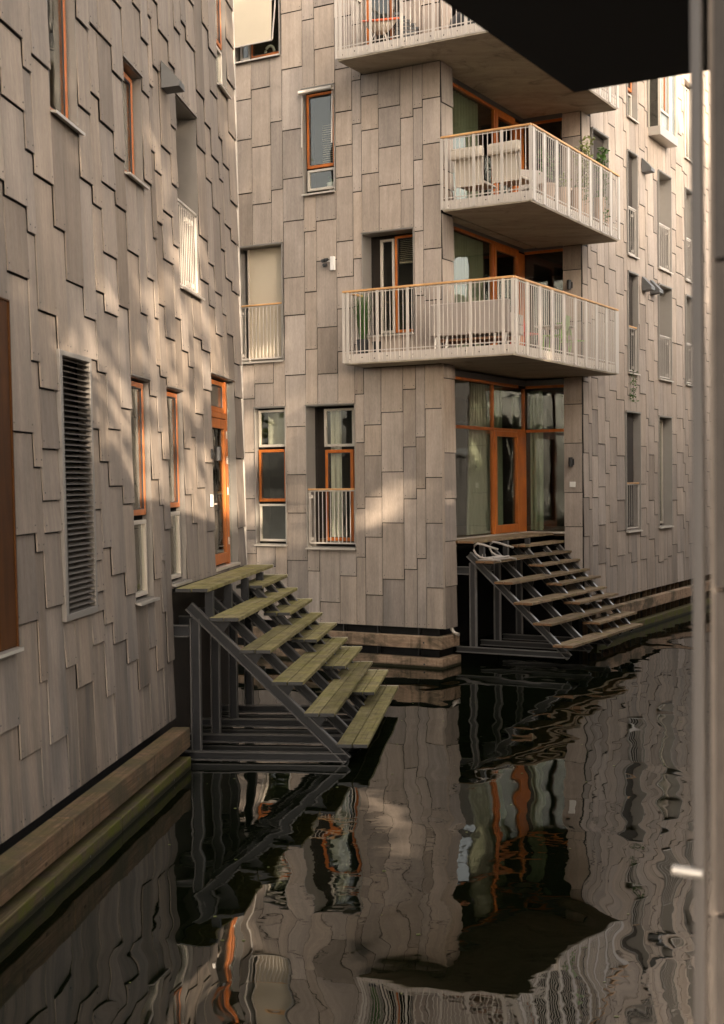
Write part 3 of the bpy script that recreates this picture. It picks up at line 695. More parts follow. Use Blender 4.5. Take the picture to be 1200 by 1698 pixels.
q = opC['w6']; w = window(FC, *q, .26, [(q[0]+.27, q[0]+.99, 4.40, q[3]-.06, Wm, .05), (q[0]+.29, q[0]+.96, 2.45, 4.34, O, .065), (q[0]+1.02, q[1]-.02, 2.45, q[3]-.06, Wm, .035)])
railing(FC, w, q[0]+.02, q[1]-.015, q[2]+.05, 3.54, -.02, 12, brackets=(q[0]+.08,))
q = opC['b3']; w = window(FC, *q, .12, [(q[0]+.05, q[1]-.1, q[2]+.05, q[3]-.1, O, .06)])
# windows of the side face
def lit_recess(k, rail, bars):
    q = opR[k]; w = window(FR, *q, .42, [(q[0]+.03, q[1]-.04, q[2]+.05, q[3]-.05, Wm, .05)], lining='lining_metal', room=.3)
    f = MB(); f.fb(q[0]+.02, q[1]-.02, -.34, -.335, q[2]+.06, q[3]-.02); f.build('roller_screen', 'grey_screen', w)
    railing(FR, w, q[0]+.02, q[1]-.02, q[2]+.02, rail, -.02, bars, 'white_metal' if k != 'm0' else 'handrail_timber', bars=False, brackets=(q[1]-.2,))
for k, n in (('u0', 5), ('u1', 7), ('u2', 5)): lit_recess(k, 10.31, n)
for k, n in (('m0', 5), ('m1', 7), ('m2', 5)): lit_recess(k, 7.41, n)
q = opR['g0']; w = window(FR, *q, .20, [(q[0]+.06, q[1]-.04, 4.45, q[3]-.05, Wm, .05), (q[0]+.06, q[1]-.04, 2.5, 4.40, O, .06)])
f = MB(); f.fb(q[0]+.12, q[1]-.10, -.29, -.285, 2.6, q[3]-.08); f.build('roller_screen', 'screen_fabric', w)
railing(FR, w, q[0]+.02, q[1]-.02, q[2]+.02, 3.58, -.02, 7, bars=False)
q = opR['g1']; w = window(FR, *q, .20, [(q[0]+.05, q[1]-.06, q[2]+.06, q[3]-.05, Wm, .06)])
f = MB(); f.fb(q[0]+.1, q[1]-.12, -.33, -.325, 2.95, q[3]-.08); f.build('blind', 'white_ceramic', w)
q = opR['w0']; w = window(FR, *q, .12, [(q[0]+.06, q[0]+.66, q[2]+.05, q[3]-.05, O, .08), (q[0]+.68, q[1]-.05, q[2]+.05, q[3]-.05, Wm, .05)])
q = opR['t0']; w = window(FR, *q, .10, [(q[0]+.05, q[1]-.05, 13.18, q[3]-.05, O, .07), (q[0]+.05, q[1]-.05, q[2]+.05, 13.12, Wm, .05)])
q = opR['t1']; w = window(FR, *q, .10, [(q[0]+.05, q[0]+.5, 13.1, q[3]-.05, O, .07), (q[0]+.05, q[0]+.5, q[2]+.05, 13.05, Wm, .05), (q[0]+.53, q[1]-.05, q[2]+.05, q[3]-.05, Wm, .05)])
# projecting bay
a0, a1, z0, z1, D = 9.60, 11.12, 12.34, 14.65, .33
b = MB(); b.fb(a0, a1, -.02, D, z0, z0+.22); b.fb(a0, a1, -.02, D, z1-.2, z1); b.fb(a1-.05, a1, -.02, D-.001, z0+.22, z1-.2)
bay = FR.put(b.build('bay_window', 'lining_metal', bevel=.004))
f = MB(); d0, d1 = D-.07, D-.01
for x in (a0+.03, a0+.78, a1-.11): f.fb(x, x+.05, d0, d1, z0+.22, z1-.2)
f.fb(a0+.08, a0+.78, d0, d1, z0+.60, z0+.66); f.fb(a0, a0+.04, .0, .05, z0+.22, z1-.2); f.build('frame', Wm, bay)
f = MB(); f.fb(a0+.04, a1-.06, D-.045, D-.037, z0+.22, z1-.2); f.fb(a0+.005, a0+.013, .05, D-.07, z0+.22, z1-.2); f.build('pane', 'glass', bay)
f = MB(); f.fb(a0+.42, a0+.46, D-.035, D-.01, z0+.66, z1-.2); f.build('mullion', O, bay)
f = MB(); f.fb(a0+.02, a1-.06, -.6, -.55, z0, z1); f.build('room_interior', 'room_dark', bay)
f = wavy(a0+.5, a1-.1, D-.12, z0+.24, z1-.22, .02, .15); f.build('blind', 'white_curtain', bay)

# ------------------------------------------------------------------ glazed corner rooms
G = -.30
def glazed_corner(z0, z1, m1, door1, transom, floor_z, name):
    """glazing along the return, then folding to the pillar; one orange door"""
    b = MB(); b.box(G-.03, G+.04, .5, V1+.03, z1, z1+.12); b.box(G+.04, .66, V1-.04, V1+.03, z1, z1+.12)
    root = b.build(name, 'vent_metal', bld2)
    f = MB(); xx0, xx1 = G-.05, G+.03; bw = .055
    f.box(xx0, xx1, .5, door1, z1-.06, z1-.001); f.box(xx0, xx1, .5, .55, z0, z1-.06)
    f.box(xx0, xx1, m1-.03, m1+.03, z0, z1-.06)
    f.box(xx0-.0, xx1+.005, door1, V1-.002, z0, (transom-.05 if transom else z1-.06)); 
    f.box(xx1+.005, .655, V1-.03, V1+.04, z1-.06, z1-.001)
    if transom:
        f.box(xx0, xx1, .55, m1-.03, transom-.035, transom+.03); f.box(xx0, xx1, m1+.03, door1, transom-.035, transom+.03)
        f.box(xx0, xx1+.004, door1, V1-.032, transom-.049, transom+.03); f.box(xx1+.005, .655, V1-.03, V1+.04, transom-.035, transom+.03)
        f.box(xx0, xx1, V1-.10, V1-.03, transom+.03, z1-.06)
    f.build('frame', O, root, bevel=.005)
    f = MB(); dz1 = (transom-.04) if transom else z1-.065; y0, y1 = m1+.035, door1-.005; x0, x1 = G-.03, G+.05; k = .11
    f.box(x0, x1, y0, y0+k, z0+.01, dz1); f.box(x0, x1, y1-k, y1, z0+.01, dz1); f.box(x0, x1, y0+k, y1-k, z0+.01, z0+.19); f.box(x0, x1, y0+k, y1-k, dz1-k, dz1)
    f.build('door', O, root, bevel=.006)
    f = MB(); f.box(G-.012, G-.004, .55, m1-.03, z0, z1-.06); f.box(G-.012, G-.004, y0+k, y1-k, z0+.19, dz1-k)
    if transom: f.box(G-.012, G-.004, m1+.03, V1-.1, transom+.03, z1-.06)
    f.box(G+.03, .65, V1+.004, V1+.012, z0, z1-.06); f.build('pane', 'glass', root)
    f = MB(); f.box(G-.05, G+.06, .5, V1+.04, z0-.04, z0-.001); f.box(G+.06, .66, V1-.06, V1+.04, z0-.04, z0-.001); f.build('sill', Wm, root)
    r = MB(); r.box(-3.6, -3.55, .56, 8.6, z0, z1+.1); r.box(-3.55, 1.0, 8.55, 8.6, z0, z1+.1); r.box(-3.55, G-.06, .53, .56, z0, z1+.1)
    r.box(.96, 1.0, V1+.3, 8.55, z0, z1+.1); r.box(-3.55, G-.06, .56, 8.55, z1+.02, z1+.12); r.box(G-.06, .96, V1+.06, 8.55, z1+.02, z1+.12)
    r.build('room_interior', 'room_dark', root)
    r = MB(); r.box(-3.55, G-.06, .56, 8.55, z0-.1, z0-.02); r.box(G-.06, .96, V1+.06, 8.55, z0-.1, z0-.02); r.build('room_floor', 'room_floor', root)
    return root
glazed_corner(2.50, 5.80, 3.0, 4.38, 4.78, 2.4, 'glazed_corner')
glazed_corner(6.22, 8.84, 3.05, 4.46, None, 6.15, 'glazed_corner')
glazed_corner(9.12, 11.74, 3.19, 4.31, None, 9.08, 'glazed_corner')
def curt(a0, a1, x, z0, z1, mat, label, **kw): return hang_curtain(Facade(bld2, 0, 0, R(90), ''), a0, a1, x, z0, z1, mat, label, **kw)
curt(2.2, 3.0, G-.16, 2.52, 5.74, 'sheer_curtain', 'pale sheer curtain in the wide left pane of the ground floor corner room', bottom_spread=.5)
curt(3.06, 3.95, G-.2, 2.52, 5.74, 'green_curtain', 'sage green curtain behind the orange ground floor door', period=.16)
hang_curtain(FP, -.22, .08, -.14, 2.52, 5.7, 'green_curtain', 'narrow green curtain beside the thick orange post on the ground floor')
curt(.62, 2.95, G-.16, 6.24, 8.8, 'green_curtain', 'wide green curtain in the corner room behind the grey balcony sofa', period=.11, amp=.025)
curt(.62, 2.75, G-.16, 9.14, 11.7, 'green_curtain', 'wide green curtain in the corner room above the cream balcony chairs', period=.15, amp=.03)
hang_curtain(FC, -2.8, -2.55, -.42, 2.4, 5.15, 'white_curtain', 'pale curtain in the railed French window on the ground floor')
hang_curtain(FC, -4.3, -3.7, -.3, 4.45, 5.15, 'white_curtain', 'short pale curtain at the top of the narrow ground floor window', period=.2, amp=.015)

# ------------------------------------------------------------------ balconies
def balcony(u0, u1, v0, v1, z, full_side=True, rail='handrail_timber', skipL=False):
    """slab, steel flange, posts and balusters; left end and outer edges guarded"""
    zt = z+.175; b = MB()
    b.box(u0, u1, v0, v1, z, zt-.004)
    root = b.build('balcony', 'concrete', bld2, bevel=.012)
    f = MB(); t = .014; z0, z1 = zt-.145, zt+.03
    f.box(u0-t, u1+t, v0-t, v0-.001, z0, z1); f.box(u1+.001, u1+t, v0, v1, z0, z1); f.box(u0-t, u0-.001, v0, min(-.04, v1) if v0 < -.3 else v0+.02, z0, z1)
    f.build('edge_flange', 'white_metal', root)
    bo = MB(); n = int((u1-u0)/.28)
    for i in range(n+1): 
        x = u0+.12+(u1-u0-.24)*i/max(n, 1); bo.lathe_y(x, v0-t-.003, zt-.075+(.03 if i % 2 else -.0), .013)
    n = int((v1-v0)/.28)
    k = len(bo.v)
    for i in range(n+1):
        y = v0+.12+(v1-v0-.24)*i/n; s = len(bo.v)
        for dx in (t+.004, t):
            for j in range(6): a = math.pi*j/3; bo.v.append((u1+dx, y+.013*math.cos(a), zt-.075+.013*math.sin(a)))
        bo.f.append(tuple(s+j for j in range(6))); bo.mi.append(0)
    bo.build('bolt', 'bolt_dark', root)['kind'] = 'stuff'
    dk = MB(); n = int((v1-v0-.1)/.145)
    for i in range(n): dk.box(max(u0, 0.06)+.03 if v0+.05+i*.145 > -.12 else u0+.03, u1-.03, v0+.05+i*.145, v0+.05+i*.145+.138, zt, zt+.024)
    dk.build('decking', 'decking', root)
    zr = z+1.45
    h = MB(); e = .045
    h.box(u0-t-.01, u1+t+.01, v0-t-e/2-.01, v0-t+e/2+.01, zr-.04, zr); h.box(u1+t-e/2, u1+t+e/2+.01, v0-t+e/2+.011, v1, zr-.04, zr)
    if v0 < -.3: h.box(u0-t-.012, u0-t+e-.012, v0-t+e/2+.011, -.05, zr-.04, zr)
    h.build('handrail', rail, root, bevel=.006)
    bal = MB(); bal.box(-.006, .006, -.006, .006, z0+.02, zr-.041); bm = bal.mesh('baluster', 'white_metal')
    po = MB(); po.box(-.030, .030, -.007, .007, z0+.01, zr-.041); pm = po.mesh('post', 'white_metal')
    pr = MB(); pr.box(-.007, .007, -.055, .055, z0+.01, zr-.041); prm = pr.mesh('post', 'white_metal')
    lr = MB(); lr.box(u0, u1, v0-t-.006, v0-t+.004, zt+.07, zt+.09); lr.box(u1+t-.004, u1+t+.006, v0, v1, zt+.07, zt+.09)
    lr.box(u0, u1, v0-t-.006, v0-t+.004, zr-.075, zr-.055); lr.box(u1+t-.004, u1+t+.006, v0, v1, zr-.075, zr-.055); lr.build('rail_strip', 'white_metal', root)
    n = max(2, round((u1-u0)/.095)); stp = 7 if u1-u0 > 2.5 else 6
    for i in range(n+1):
        x = u0-t*.5+(u1-u0+t)*i/n; ispost = i in (0, n) or i % stp == 1
        o = link('post' if ispost else 'baluster', pm if ispost else bm, root); o.location = (x, v0-t-.012, 0)
    n = round((v1-v0)/.105)
    rest = MB()
    for i in range(1, n+1):
        y = v0+(v1-v0)*i/n; ispost = i % 6 == 0 or i == n or i == 1
        o = link('post' if ispost else 'baluster', prm if ispost else bm, root); o.location = (u1+t+.012, y-.01, 0)
    if v0 < -.3:
        n = int((-.05-v0)/.1)
        for i in range(1, n+1): o = link('baluster', bm, root); o.location = (u0-t-.012, v0+.1*i, 0)
    return root
balcony(-1.76, 1.82, -.77, 5.0, 5.967)
balcony(.045, 1.88, -.02, 4.95, 8.895)
balcony(-1.74, 1.78, -.97, 5.2, 11.838, rail='white_metal')
# floor slab edges inside the glazed corners
for z in (5.975, 8.90, 11.845): b = MB(); b.box(G+.05, .0, .53, V1-.05, z, z+.16); b.build('slab_edge', 'concrete', bld2)
# ------------------------------------------------------------------ stepped seating down to the water
def plank_mesh(x0, x1, y0, y1, t, mats, pale=True):
    """one weathered plank with slightly uneven ends; ends in their own material"""
    b = MB(); L = y1-y0; n = 5; xs0, xs1 = x0, x1
    e0, e1 = random.uniform(-.012, .012), random.uniform(-.012, .012); prev = None; sag = random.uniform(-.004, .004)
    for i in range(n):
        f0, f1 = i/n, (i+1)/n
        ya, yb = y0+e0+(L+e1-e0)*f0, y0+e0+(L+e1-e0)*f1
        za, zb = sag*math.sin(math.pi*f0), sag*math.sin(math.pi*f1); k = len(b.v)
        if prev is None: b.v += [(xs0, ya, za-t), (xs1, ya, za-t), (xs1, ya, za), (xs0, ya, za)]; prev = k; k += 4; b.f.append((prev, prev+1, prev+2, prev+3)); b.mi.append(1)
        b.v += [(xs0, yb, zb-t), (xs1, yb, zb-t), (xs1, yb, zb), (xs0, yb, zb)]
        for j in range(4): b.f.append((prev+j, k+j, k+(j+1) % 4, prev+(j+1) % 4)); b.mi.append(0)
        prev = k
    b.v += [(xs0, y1+e1+.045, -t), (xs1, y1+e1+.045, -t), (xs1, y1+e1+.045, 0), (xs0, y1+e1+.045, 0)]; k = len(b.v)-4       # paler strip at the far end
    for j in range(4): b.f.append((prev+j, k+j, k+(j+1) % 4, prev+(j+1) % 4)); b.mi.append(2)
    prev = k
    b.f.append((prev+3, prev+2, prev+1, prev)); b.mi.append(2)
    return b
def tread(root, x0, x1, y0, y1, z, mat, ends, split=True):
    gap = .012
    spans = [(x0, (x0+x1)/2-gap/2), ((x0+x1)/2+gap/2, x1)] if split else [(x0, x1)]
    for s in spans:
        for y in root.get('nail_lines', ()):
            for k in (.25, .75): NAILS.lathe_z(s[0]+(s[1]-s[0])*k, y+random.uniform(-.012, .012), z+.0015, .0075) if y0 < y < y1 else None
        o = plank_mesh(*s, y0, y1, .048, None).build('plank', [mat, *ends], root, bevel=.004)
        o.location = (0, 0, z)
NAILS = MB()
def lathe_z(s, x, y, z, r):
    k = len(s.v); s.v += [(x+r*math.cos(math.pi*j/3), y+r*math.sin(math.pi*j/3), z) for j in range(6)]; s.f.append(tuple(range(k, k+6))); s.mi.append(0)
MB.lathe_z = lathe_z
def water_steps(P, rot, label, deck, longs, shorts, y0, y1, ys, mat, ends, steel, beams_y, zb, ztop, x_foot, wall_x, lean):
    root = tag(empty('water_steps', P, (0, 0, rot)), label, 'steps', 'steel framed seating steps going down to the water')
    global NAILS
    NAILS = MB(); root['nail_lines'] = [*beams_y, ys+.25, (ys+y1)/2+.2]
    tread(root, deck[0], deck[1], y0-.02, y1, deck[2], mat, ends)
    for x0, x1, z in longs: tread(root, x0, x1, y0, y1+.04, z, mat, ends)
    for x0, x1, z in shorts: tread(root, x0, x1, ys, y1+.22, z, mat, ends)
    del root['nail_lines']; NAILS.build('screw', 'bolt_dark', root)['kind'] = 'stuff'
    hb = .118
    for i, y in enumerate(beams_y):
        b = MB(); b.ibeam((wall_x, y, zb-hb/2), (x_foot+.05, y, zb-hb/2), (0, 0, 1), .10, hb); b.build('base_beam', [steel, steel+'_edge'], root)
        p, q = (lean[0], y, ztop), (x_foot+.06, y, zb-.1)
        b = MB(); b.ibeam(p, q, (0, 0, 1), .075, .135)
        for k in range(1, 12):                            # bolt heads on the web
            t = k/12; x = p[0]+(q[0]-p[0])*t; z = p[2]+(q[2]-p[2])*t
            for dz in (-.035, .03): b.lathe_y(x+dz*.5, y-.012, z+dz, .011)
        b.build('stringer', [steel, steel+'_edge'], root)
        b = MB(); xc = lean[0]+.075
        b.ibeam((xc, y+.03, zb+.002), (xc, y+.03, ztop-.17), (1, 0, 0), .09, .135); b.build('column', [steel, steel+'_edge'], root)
        b = MB(); b.bar((xc+.19, y+.03, ztop-.25), (xc+.19, y+.03, deck[2]-.05), (1, 0, 0), .012, .11); b.bar((xc+.245, y+.03, ztop-.3), (xc+.245, y+.03, deck[2]-.05), (1, 0, 0), .09, .010); b.build('deck_post', steel, root)
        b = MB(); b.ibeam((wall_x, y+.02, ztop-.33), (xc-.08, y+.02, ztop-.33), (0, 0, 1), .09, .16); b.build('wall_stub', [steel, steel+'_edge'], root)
        for x0, x1, z in longs:                           # gusset plates carrying the treads
            if abs(z-longs[-1][2]) < .01: continue
            sx = lambda zz: p[0]+(q[0]-p[0])*(zz-p[2])/(q[2]-p[2])
            zt = z-.05; xa = sx(zt-.06)+.02; g = MB()
            for yy in (y-.012, y+.006):
                n = len(g.v); g.v += [(xa-.02, yy, zt), (x1-.12, yy, zt), (xa+.17, yy, zt-.17), (xa+.09, yy, zt-.15)]
            n = len(g.v)-8; g.f += [(n, n+1, n+2, n+3), (n+7, n+6, n+5, n+4)]+[(n+j, n+4+j, n+4+(j+1) % 4, n+(j+1) % 4) for j in range(4)]; g.mi += [0]*6; g.build('gusset', steel, root)
    for i, y in enumerate((ys+.25, (ys+y1)/2+.2, y1-.1)):      # slim raking beams under the half steps
        b = MB(); p, q = (lean[0]+.35, y, ztop-.02), (x_foot+.02, y, zb+.02)
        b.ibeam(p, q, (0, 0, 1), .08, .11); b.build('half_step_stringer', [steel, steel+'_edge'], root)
        g = MB()
        for x0, x1, z in shorts:
            sx = lambda zz: p[0]+(q[0]-p[0])*(zz-p[2])/(q[2]-p[2])
            xa = sx(z-.12); g.bar((xa, y+.05, z-.13), (x0+.06, y+.05, z-.05), (0, 0, 1), .01, .05); g.bar((x0+.03, y+.05, z-.055), (x1-.03, y+.05, z-.055), (0, 0, 1), .05, .012)
        g.build('bracket', steel, root)
    return root
water_steps(P1, ROT1, 'mossy green plank steps on dark steel frame beside the near left building', (0.055, .485, 2.305),
            [(.49, .89, 1.92), (.895, 1.305, 1.50), (1.315, 1.725, 1.085), (1.735, 2.135, .68), (2.165, 2.565, .28)],
            [(.29, .69, 2.125), (.71, 1.11, 1.715), (1.13, 1.52, 1.31), (1.565, 1.945, .91), (2.03, 2.38, .515)],
            -4.74, .10, -2.0, 'mossy_plank', ['black_plastic', 'pale_plank_end'], 'steel', (-4.58, -3.4, -2.2, -1.0), .138, 2.06, 2.22, -.25, (.19,))
water_steps(P2, ROT2, 'bare brown plank steps on grey steel frame under the far glazed corner', (-.25, .40, 2.475),
            [(.43, .82, 2.085), (.83, 1.22, 1.685), (1.23, 1.62, 1.295), (1.63, 2.02, .91), (2.04, 2.44, .505)],
            [(.30, .62, 2.30), (.68, 1.02, 1.90), (1.07, 1.42, 1.515), (1.46, 1.82, 1.14), (1.87, 2.24, .74)],
            .52, 4.76, 2.6, 'brown_plank', ['orange_end_grain', 'orange_end_grain'], 'steel_light', (.72, 1.9, 3.05), .35, 2.20, 2.24, -.10, (.19,))

# ------------------------------------------------------------------ timber fenders
def fender(P, rot, lean, segs, mat, label):
    root = None
    b = MB()
    for s in segs: b.box(*s)
    o = b.build('fender_beam', mat, None, bevel=.012); o.location = P; o.rotation_euler = (0, 0, rot)
    tag(o, label, 'timber beam', 'timber fender beams along the water line')
    bl = MB()
    for s in segs:
        lx, ly = s[1]-s[0], s[3]-s[2]
        if ly > lx:
            y = s[2]+.9
            while y < s[3]: bl.lathe_x(s[1]+.0015, y, (s[4]+s[5])/2, .016); y += 1.3
        else:
            x = s[1]-.4
            while x > s[0]: bl.lathe_y(x, s[2]-.0015, (s[4]+s[5])/2, .020); x -= 1.75
    bl.build('bolt', 'bolt_dark', o)['kind'] = 'stuff'
    return o
def lathe_x(s, x, y, z, r):
    k = len(s.v)
    for xx in (x, x-.006):
        for j in range(8): t = math.pi*j/4; s.v.append((xx, y+r*math.cos(t), z+r*math.sin(t)))
    s.f.append(tuple(k+j for j in range(8))); s.mi.append(0)
MB.lathe_x = lathe_x
fender(P1, ROT1, 0, [(.05, .28, -6.72, -4.98, .27, .53), (.054, .283, -9.6, -6.73, .272, .533), (.048, .279, -14, -9.61, .269, .529)], 'fender_timber', 'upper grey brown timber beam below the near left wall')
fender(P1, ROT1, 0, [(.08, .30, -8.1, -5.02, -.06, .155), (.083, .304, -14, -8.11, -.06, .158)], 'wet_fender_timber', 'lower moss covered timber beam just above the water by the near left wall')
fender(P2, ROT2, 0, [(-7.2, .03, -.20, -.02, .38, .62), (-.135, .03, -.0195, .60, .382, .622)], 'pale_fender_timber', 'upper pale timber beam turning the corner below the far main wall')
fender(P2, ROT2, 0, [(-7.2, .05, -.22, -.02, -.04, .20), (-.135, .05, -.0195, .62, -.038, .198)], 'pale_fender_timber', 'lower damp timber beam at the water line under the far corner')
fender(P2, ROT2, 0, [(UR+.03, UR+.22, 4.95, 17, .44, .70)], 'pale_fender_timber', 'upper timber beam behind the brown steps along the far side wall')
fender(P2, ROT2, 0, [(UR+.03, UR+.25, 4.95, 17, -.04, .20)], 'wet_fender_timber', 'lower timber beam at the water behind the brown steps')

# ------------------------------------------------------------------ small wall fittings
def on_wall(o, bld, x, y, z, rz=0):
    P, rt = (w1, ROT1) if bld == 1 else (w2, ROT2)
    o.location = P(x-(.012*z if bld == 1 else 0), y, z); o.rotation_euler = (0, 0, rt+rz); return o
def hood():
    b = MB(); w, h, d = .30, .36, .24                     # sloped top, dark mouth
    b.v += [(0, -w/2, h), (0, w/2, h), (0, -w/2, 0), (0, w/2, 0), (d, -w/2, .02), (d, w/2, .02), (d, -w/2, .10), (d, w/2, .10)]
    b.f += [(0, 1, 7, 6), (6, 7, 5, 4), (0, 6, 4, 2), (1, 3, 5, 7), (0, 2, 3, 1)]; b.mi += [0]*5
    b.f += [(2, 4, 5, 3)]; b.mi += [1]
    return b.build('vent_hood', ['vent_metal', 'black_plastic'])
tag(on_wall(hood(), 1, .035, -4.50, 8.86), 'grey metal vent hood above the recessed opening on the near left wall', 'vent')
tag(on_wall(hood(), 2, UR+.035, 9.15, 11.30), 'single grey vent hood below the projecting bay window', 'vent')
tag(on_wall(hood(), 2, UR+.035, 9.12, 8.36), 'left one of the paired grey vent hoods on the far side wall', 'vent')
tag(on_wall(hood(), 2, UR+.035, 9.80, 8.36), 'right one of the paired grey vent hoods on the far side wall', 'vent')
def lamp(label):
    b = MB(); b.box(0, .02, -.05, .05, -.07, .07); r = b.build('wall_lamp', 'black_plastic', bevel=.004)
    b = MB(); b.lathe((.10, 0, -.105), [(.045, 0), (.05, .004), (.05, .206), (.045, .21)], 16); b.box(.02, .06, -.02, .02, -.02, .02); b.build('lamp_body', 'black_plastic', r, smooth=False)
    return tag(r, label, 'lamp')
on_wall(lamp('black up and down wall lamp left of the orange door on the near left wall'), 1, .035, -2.22, 4.12)
on_wall(lamp('black wall lamp on the pillar at the middle balcony'), 2, .84, V1-.035, 8.0, -math.pi/2)
on_wall(lamp('black wall lamp on the pillar beside the ground floor glazing'), 2, .85, V1-.035, 4.06, -math.pi/2)
b = MB(); b.box(0, .03, -.05, .05, -.09, .09); b.box(.03, .034, -.03, .03, -.06, .02); tag(on_wall(b.build('intercom', 'white_ceramic', bevel=.006), 1, .035, -2.33, 3.42), 'small white intercom plate left of the orange door handle', 'intercom')
b = MB(); b.box(0, .025, -.065, .065, -.06, .06); b.box(.025, .029, -.035, .035, -.035, .035); tag(on_wall(b.build('wall_socket', 'white_ceramic', bevel=.006), 2, .86, V1-.036, 3.56, -math.pi/2), 'white square outdoor socket on the pillar below the lamp', 'socket')
b = MB(); b.box(-.05, .05, -.06, 0, -.16, .12); b.box(-.13, -.051, -.05, -.02, .02, .045); cam_o = b.build('security_camera', 'white_ceramic', bevel=.008)
b = MB()
for dx, dz in ((-.10, .05), (-.13, -.03), (-.16, .04)): b.tube([(dx-.02, -.03, dz*1.3), (dx-.05, -.10, dz*1.3-.015)], .036, 10)
b.build('sensor_head', 'black_plastic', cam_o); tag(on_wall(cam_o, 2, -2.44, -.035, 8.14), 'white wall box with black sensor heads between the two windows of the far main wall', 'camera')
b = MB(); b.tube([(0.0, -.02, .12), (.02, -.02, .06), (.06, -.02, .01), (.12, -.02, -.015), (.17, -.02, -.03)], .034, 12); o = b.build('drain_pipe', 'window_metal', smooth=True)
tag(on_wall(o, 2, -.02, .34, .66, 0), 'white drain pipe elbow sticking out under the far corner', 'pipe')

# bathing ladder handles on the top brown tread
root = tag(empty('swim_ladder', w2(.42, .62, 2.09), (0, 0, ROT2)), 'white tubular swim ladder folded onto the top brown tread', 'ladder')
def hook(y):
    b = MB(); pts = []
    for i in range(9): t = math.pi*(1.0-i/8*1.0); pts.append((.06+.10*math.cos(t)*1.0-.02, y, .16+.16*math.sin(t)))
    pts = [(.50, y, -.005), (.25, y, .03), (.06, y, .06), (-.04, y, .12), (-.085, y, .20), (-.07, y, .29), (.0, y, .335), (.12, y, .31), (.32, y, .255), (.44, y, .225)]
    b.tube(pts, .021, 10); return b.build('handle', 'white_metal', root, smooth=True)
hook(.02); hook(.78)
b = MB(); b.box(.02, .36, .0, .80, .003, .018); b.box(.05, .09, .12, .20, .02, .12); b.build('fixing_plate', 'white_metal', root)
b = MB()
for x in (.18, .34): b.tube([(x, .02, .05), (x, .78, .05)], .016, 8)
b.build('rung', 'white_metal', root)

# ------------------------------------------------------------------ things on the balconies
def place2(o, x, y, z, rz=0): o.location = w2(x, y, z); o.rotation_euler = (0, 0, ROT2+rz); return o
F0, F1, F2 = 6.172, 9.10, 12.04
def lounge(label, group=None):
    r = tag(empty('lounge_chair'), label, 'chair', group)
    b = MB()
    for x in (.06, .64):
        b.tube([(x, .78, .0), (x, .74, .36), (x, .12, .34), (x, .02, .98)], .014, 8); b.tube([(x, .12, .34), (x, .04, .0)], .014, 8); b.tube([(x, .74, .0), (x, .04, .10)], .010, 6)
    b.tube([(.06, .05, .02), (.64, .05, .02)], .012, 6); b.tube([(.06, .02, .98), (.64, .02, .98)], .014, 8); b.build('frame', 'white_metal', r)
    b = MB(); n = 8
    for i in range(n):                                   # sagging sling back
        z0, z1 = .30+.68*i/n, .30+.68*(i+1)/n
        y0, y1 = .125-.1*i/n, .125-.1*(i+1)/n; s0, s1 = .03*math.sin(math.pi*i/n), .03*math.sin(math.pi*(i+1)/n)
        b.hexa([(.05, y0+s0-.01, z0), (.65, y0+s0-.01, z0), (.65, y0+s0+.01, z0), (.05, y0+s0+.01, z0), (.05, y1+s1-.01, z1), (.65, y1+s1-.01, z1), (.65, y1+s1+.01, z1), (.05, y1+s1+.01, z1)])
    b.build('backrest', 'cushion_cream', r)
    b = MB(); b.box(.05, .65, .14, .76, .335, .40); b.build('seat', 'cushion_cream', r, bevel=.03)
    b = MB(); b.box(.0, .70, -.05, .09, .80, 1.03); b.build('head_cushion', 'cushion_cream', r, bevel=.06)
    return r
place2(lounge('left cream sling lounge chair with roll cushion behind the upper balcony railing'), .12, .16, F1, .02)
place2(lounge('right cream sling lounge chair with roll cushion behind the upper balcony railing'), .90, .18, F1, -.05)
def armchair(label):
    r = tag(empty('garden_armchair'), label, 'chair')
    b = MB(); b.box(-.3, .3, -.3, .3, .36, .46); b.build('seat', 'sofa_grey', r, bevel=.04)
    b = MB(); b.hexa([(-.3, .22, .42), (.3, .22, .42), (.3, .32, .42), (-.3, .32, .42), (-.28, .34, .92), (.28, .34, .92), (.28, .42, .92), (-.28, .42, .92)]); b.build('backrest', 'sofa_grey', r, bevel=.03)
    for sx in (-.27, .27):
        for sy in (-.25, .27): b = MB(); b.tube([(sx, sy, 0), (sx*.95, sy*.95, .37)], .017, 8); b.build('leg', 'white_metal', r)
    return r
place2(armchair('low grey armchair right of the cream lounge chairs on the upper balcony'), 1.25, 1.9, F1, .8)

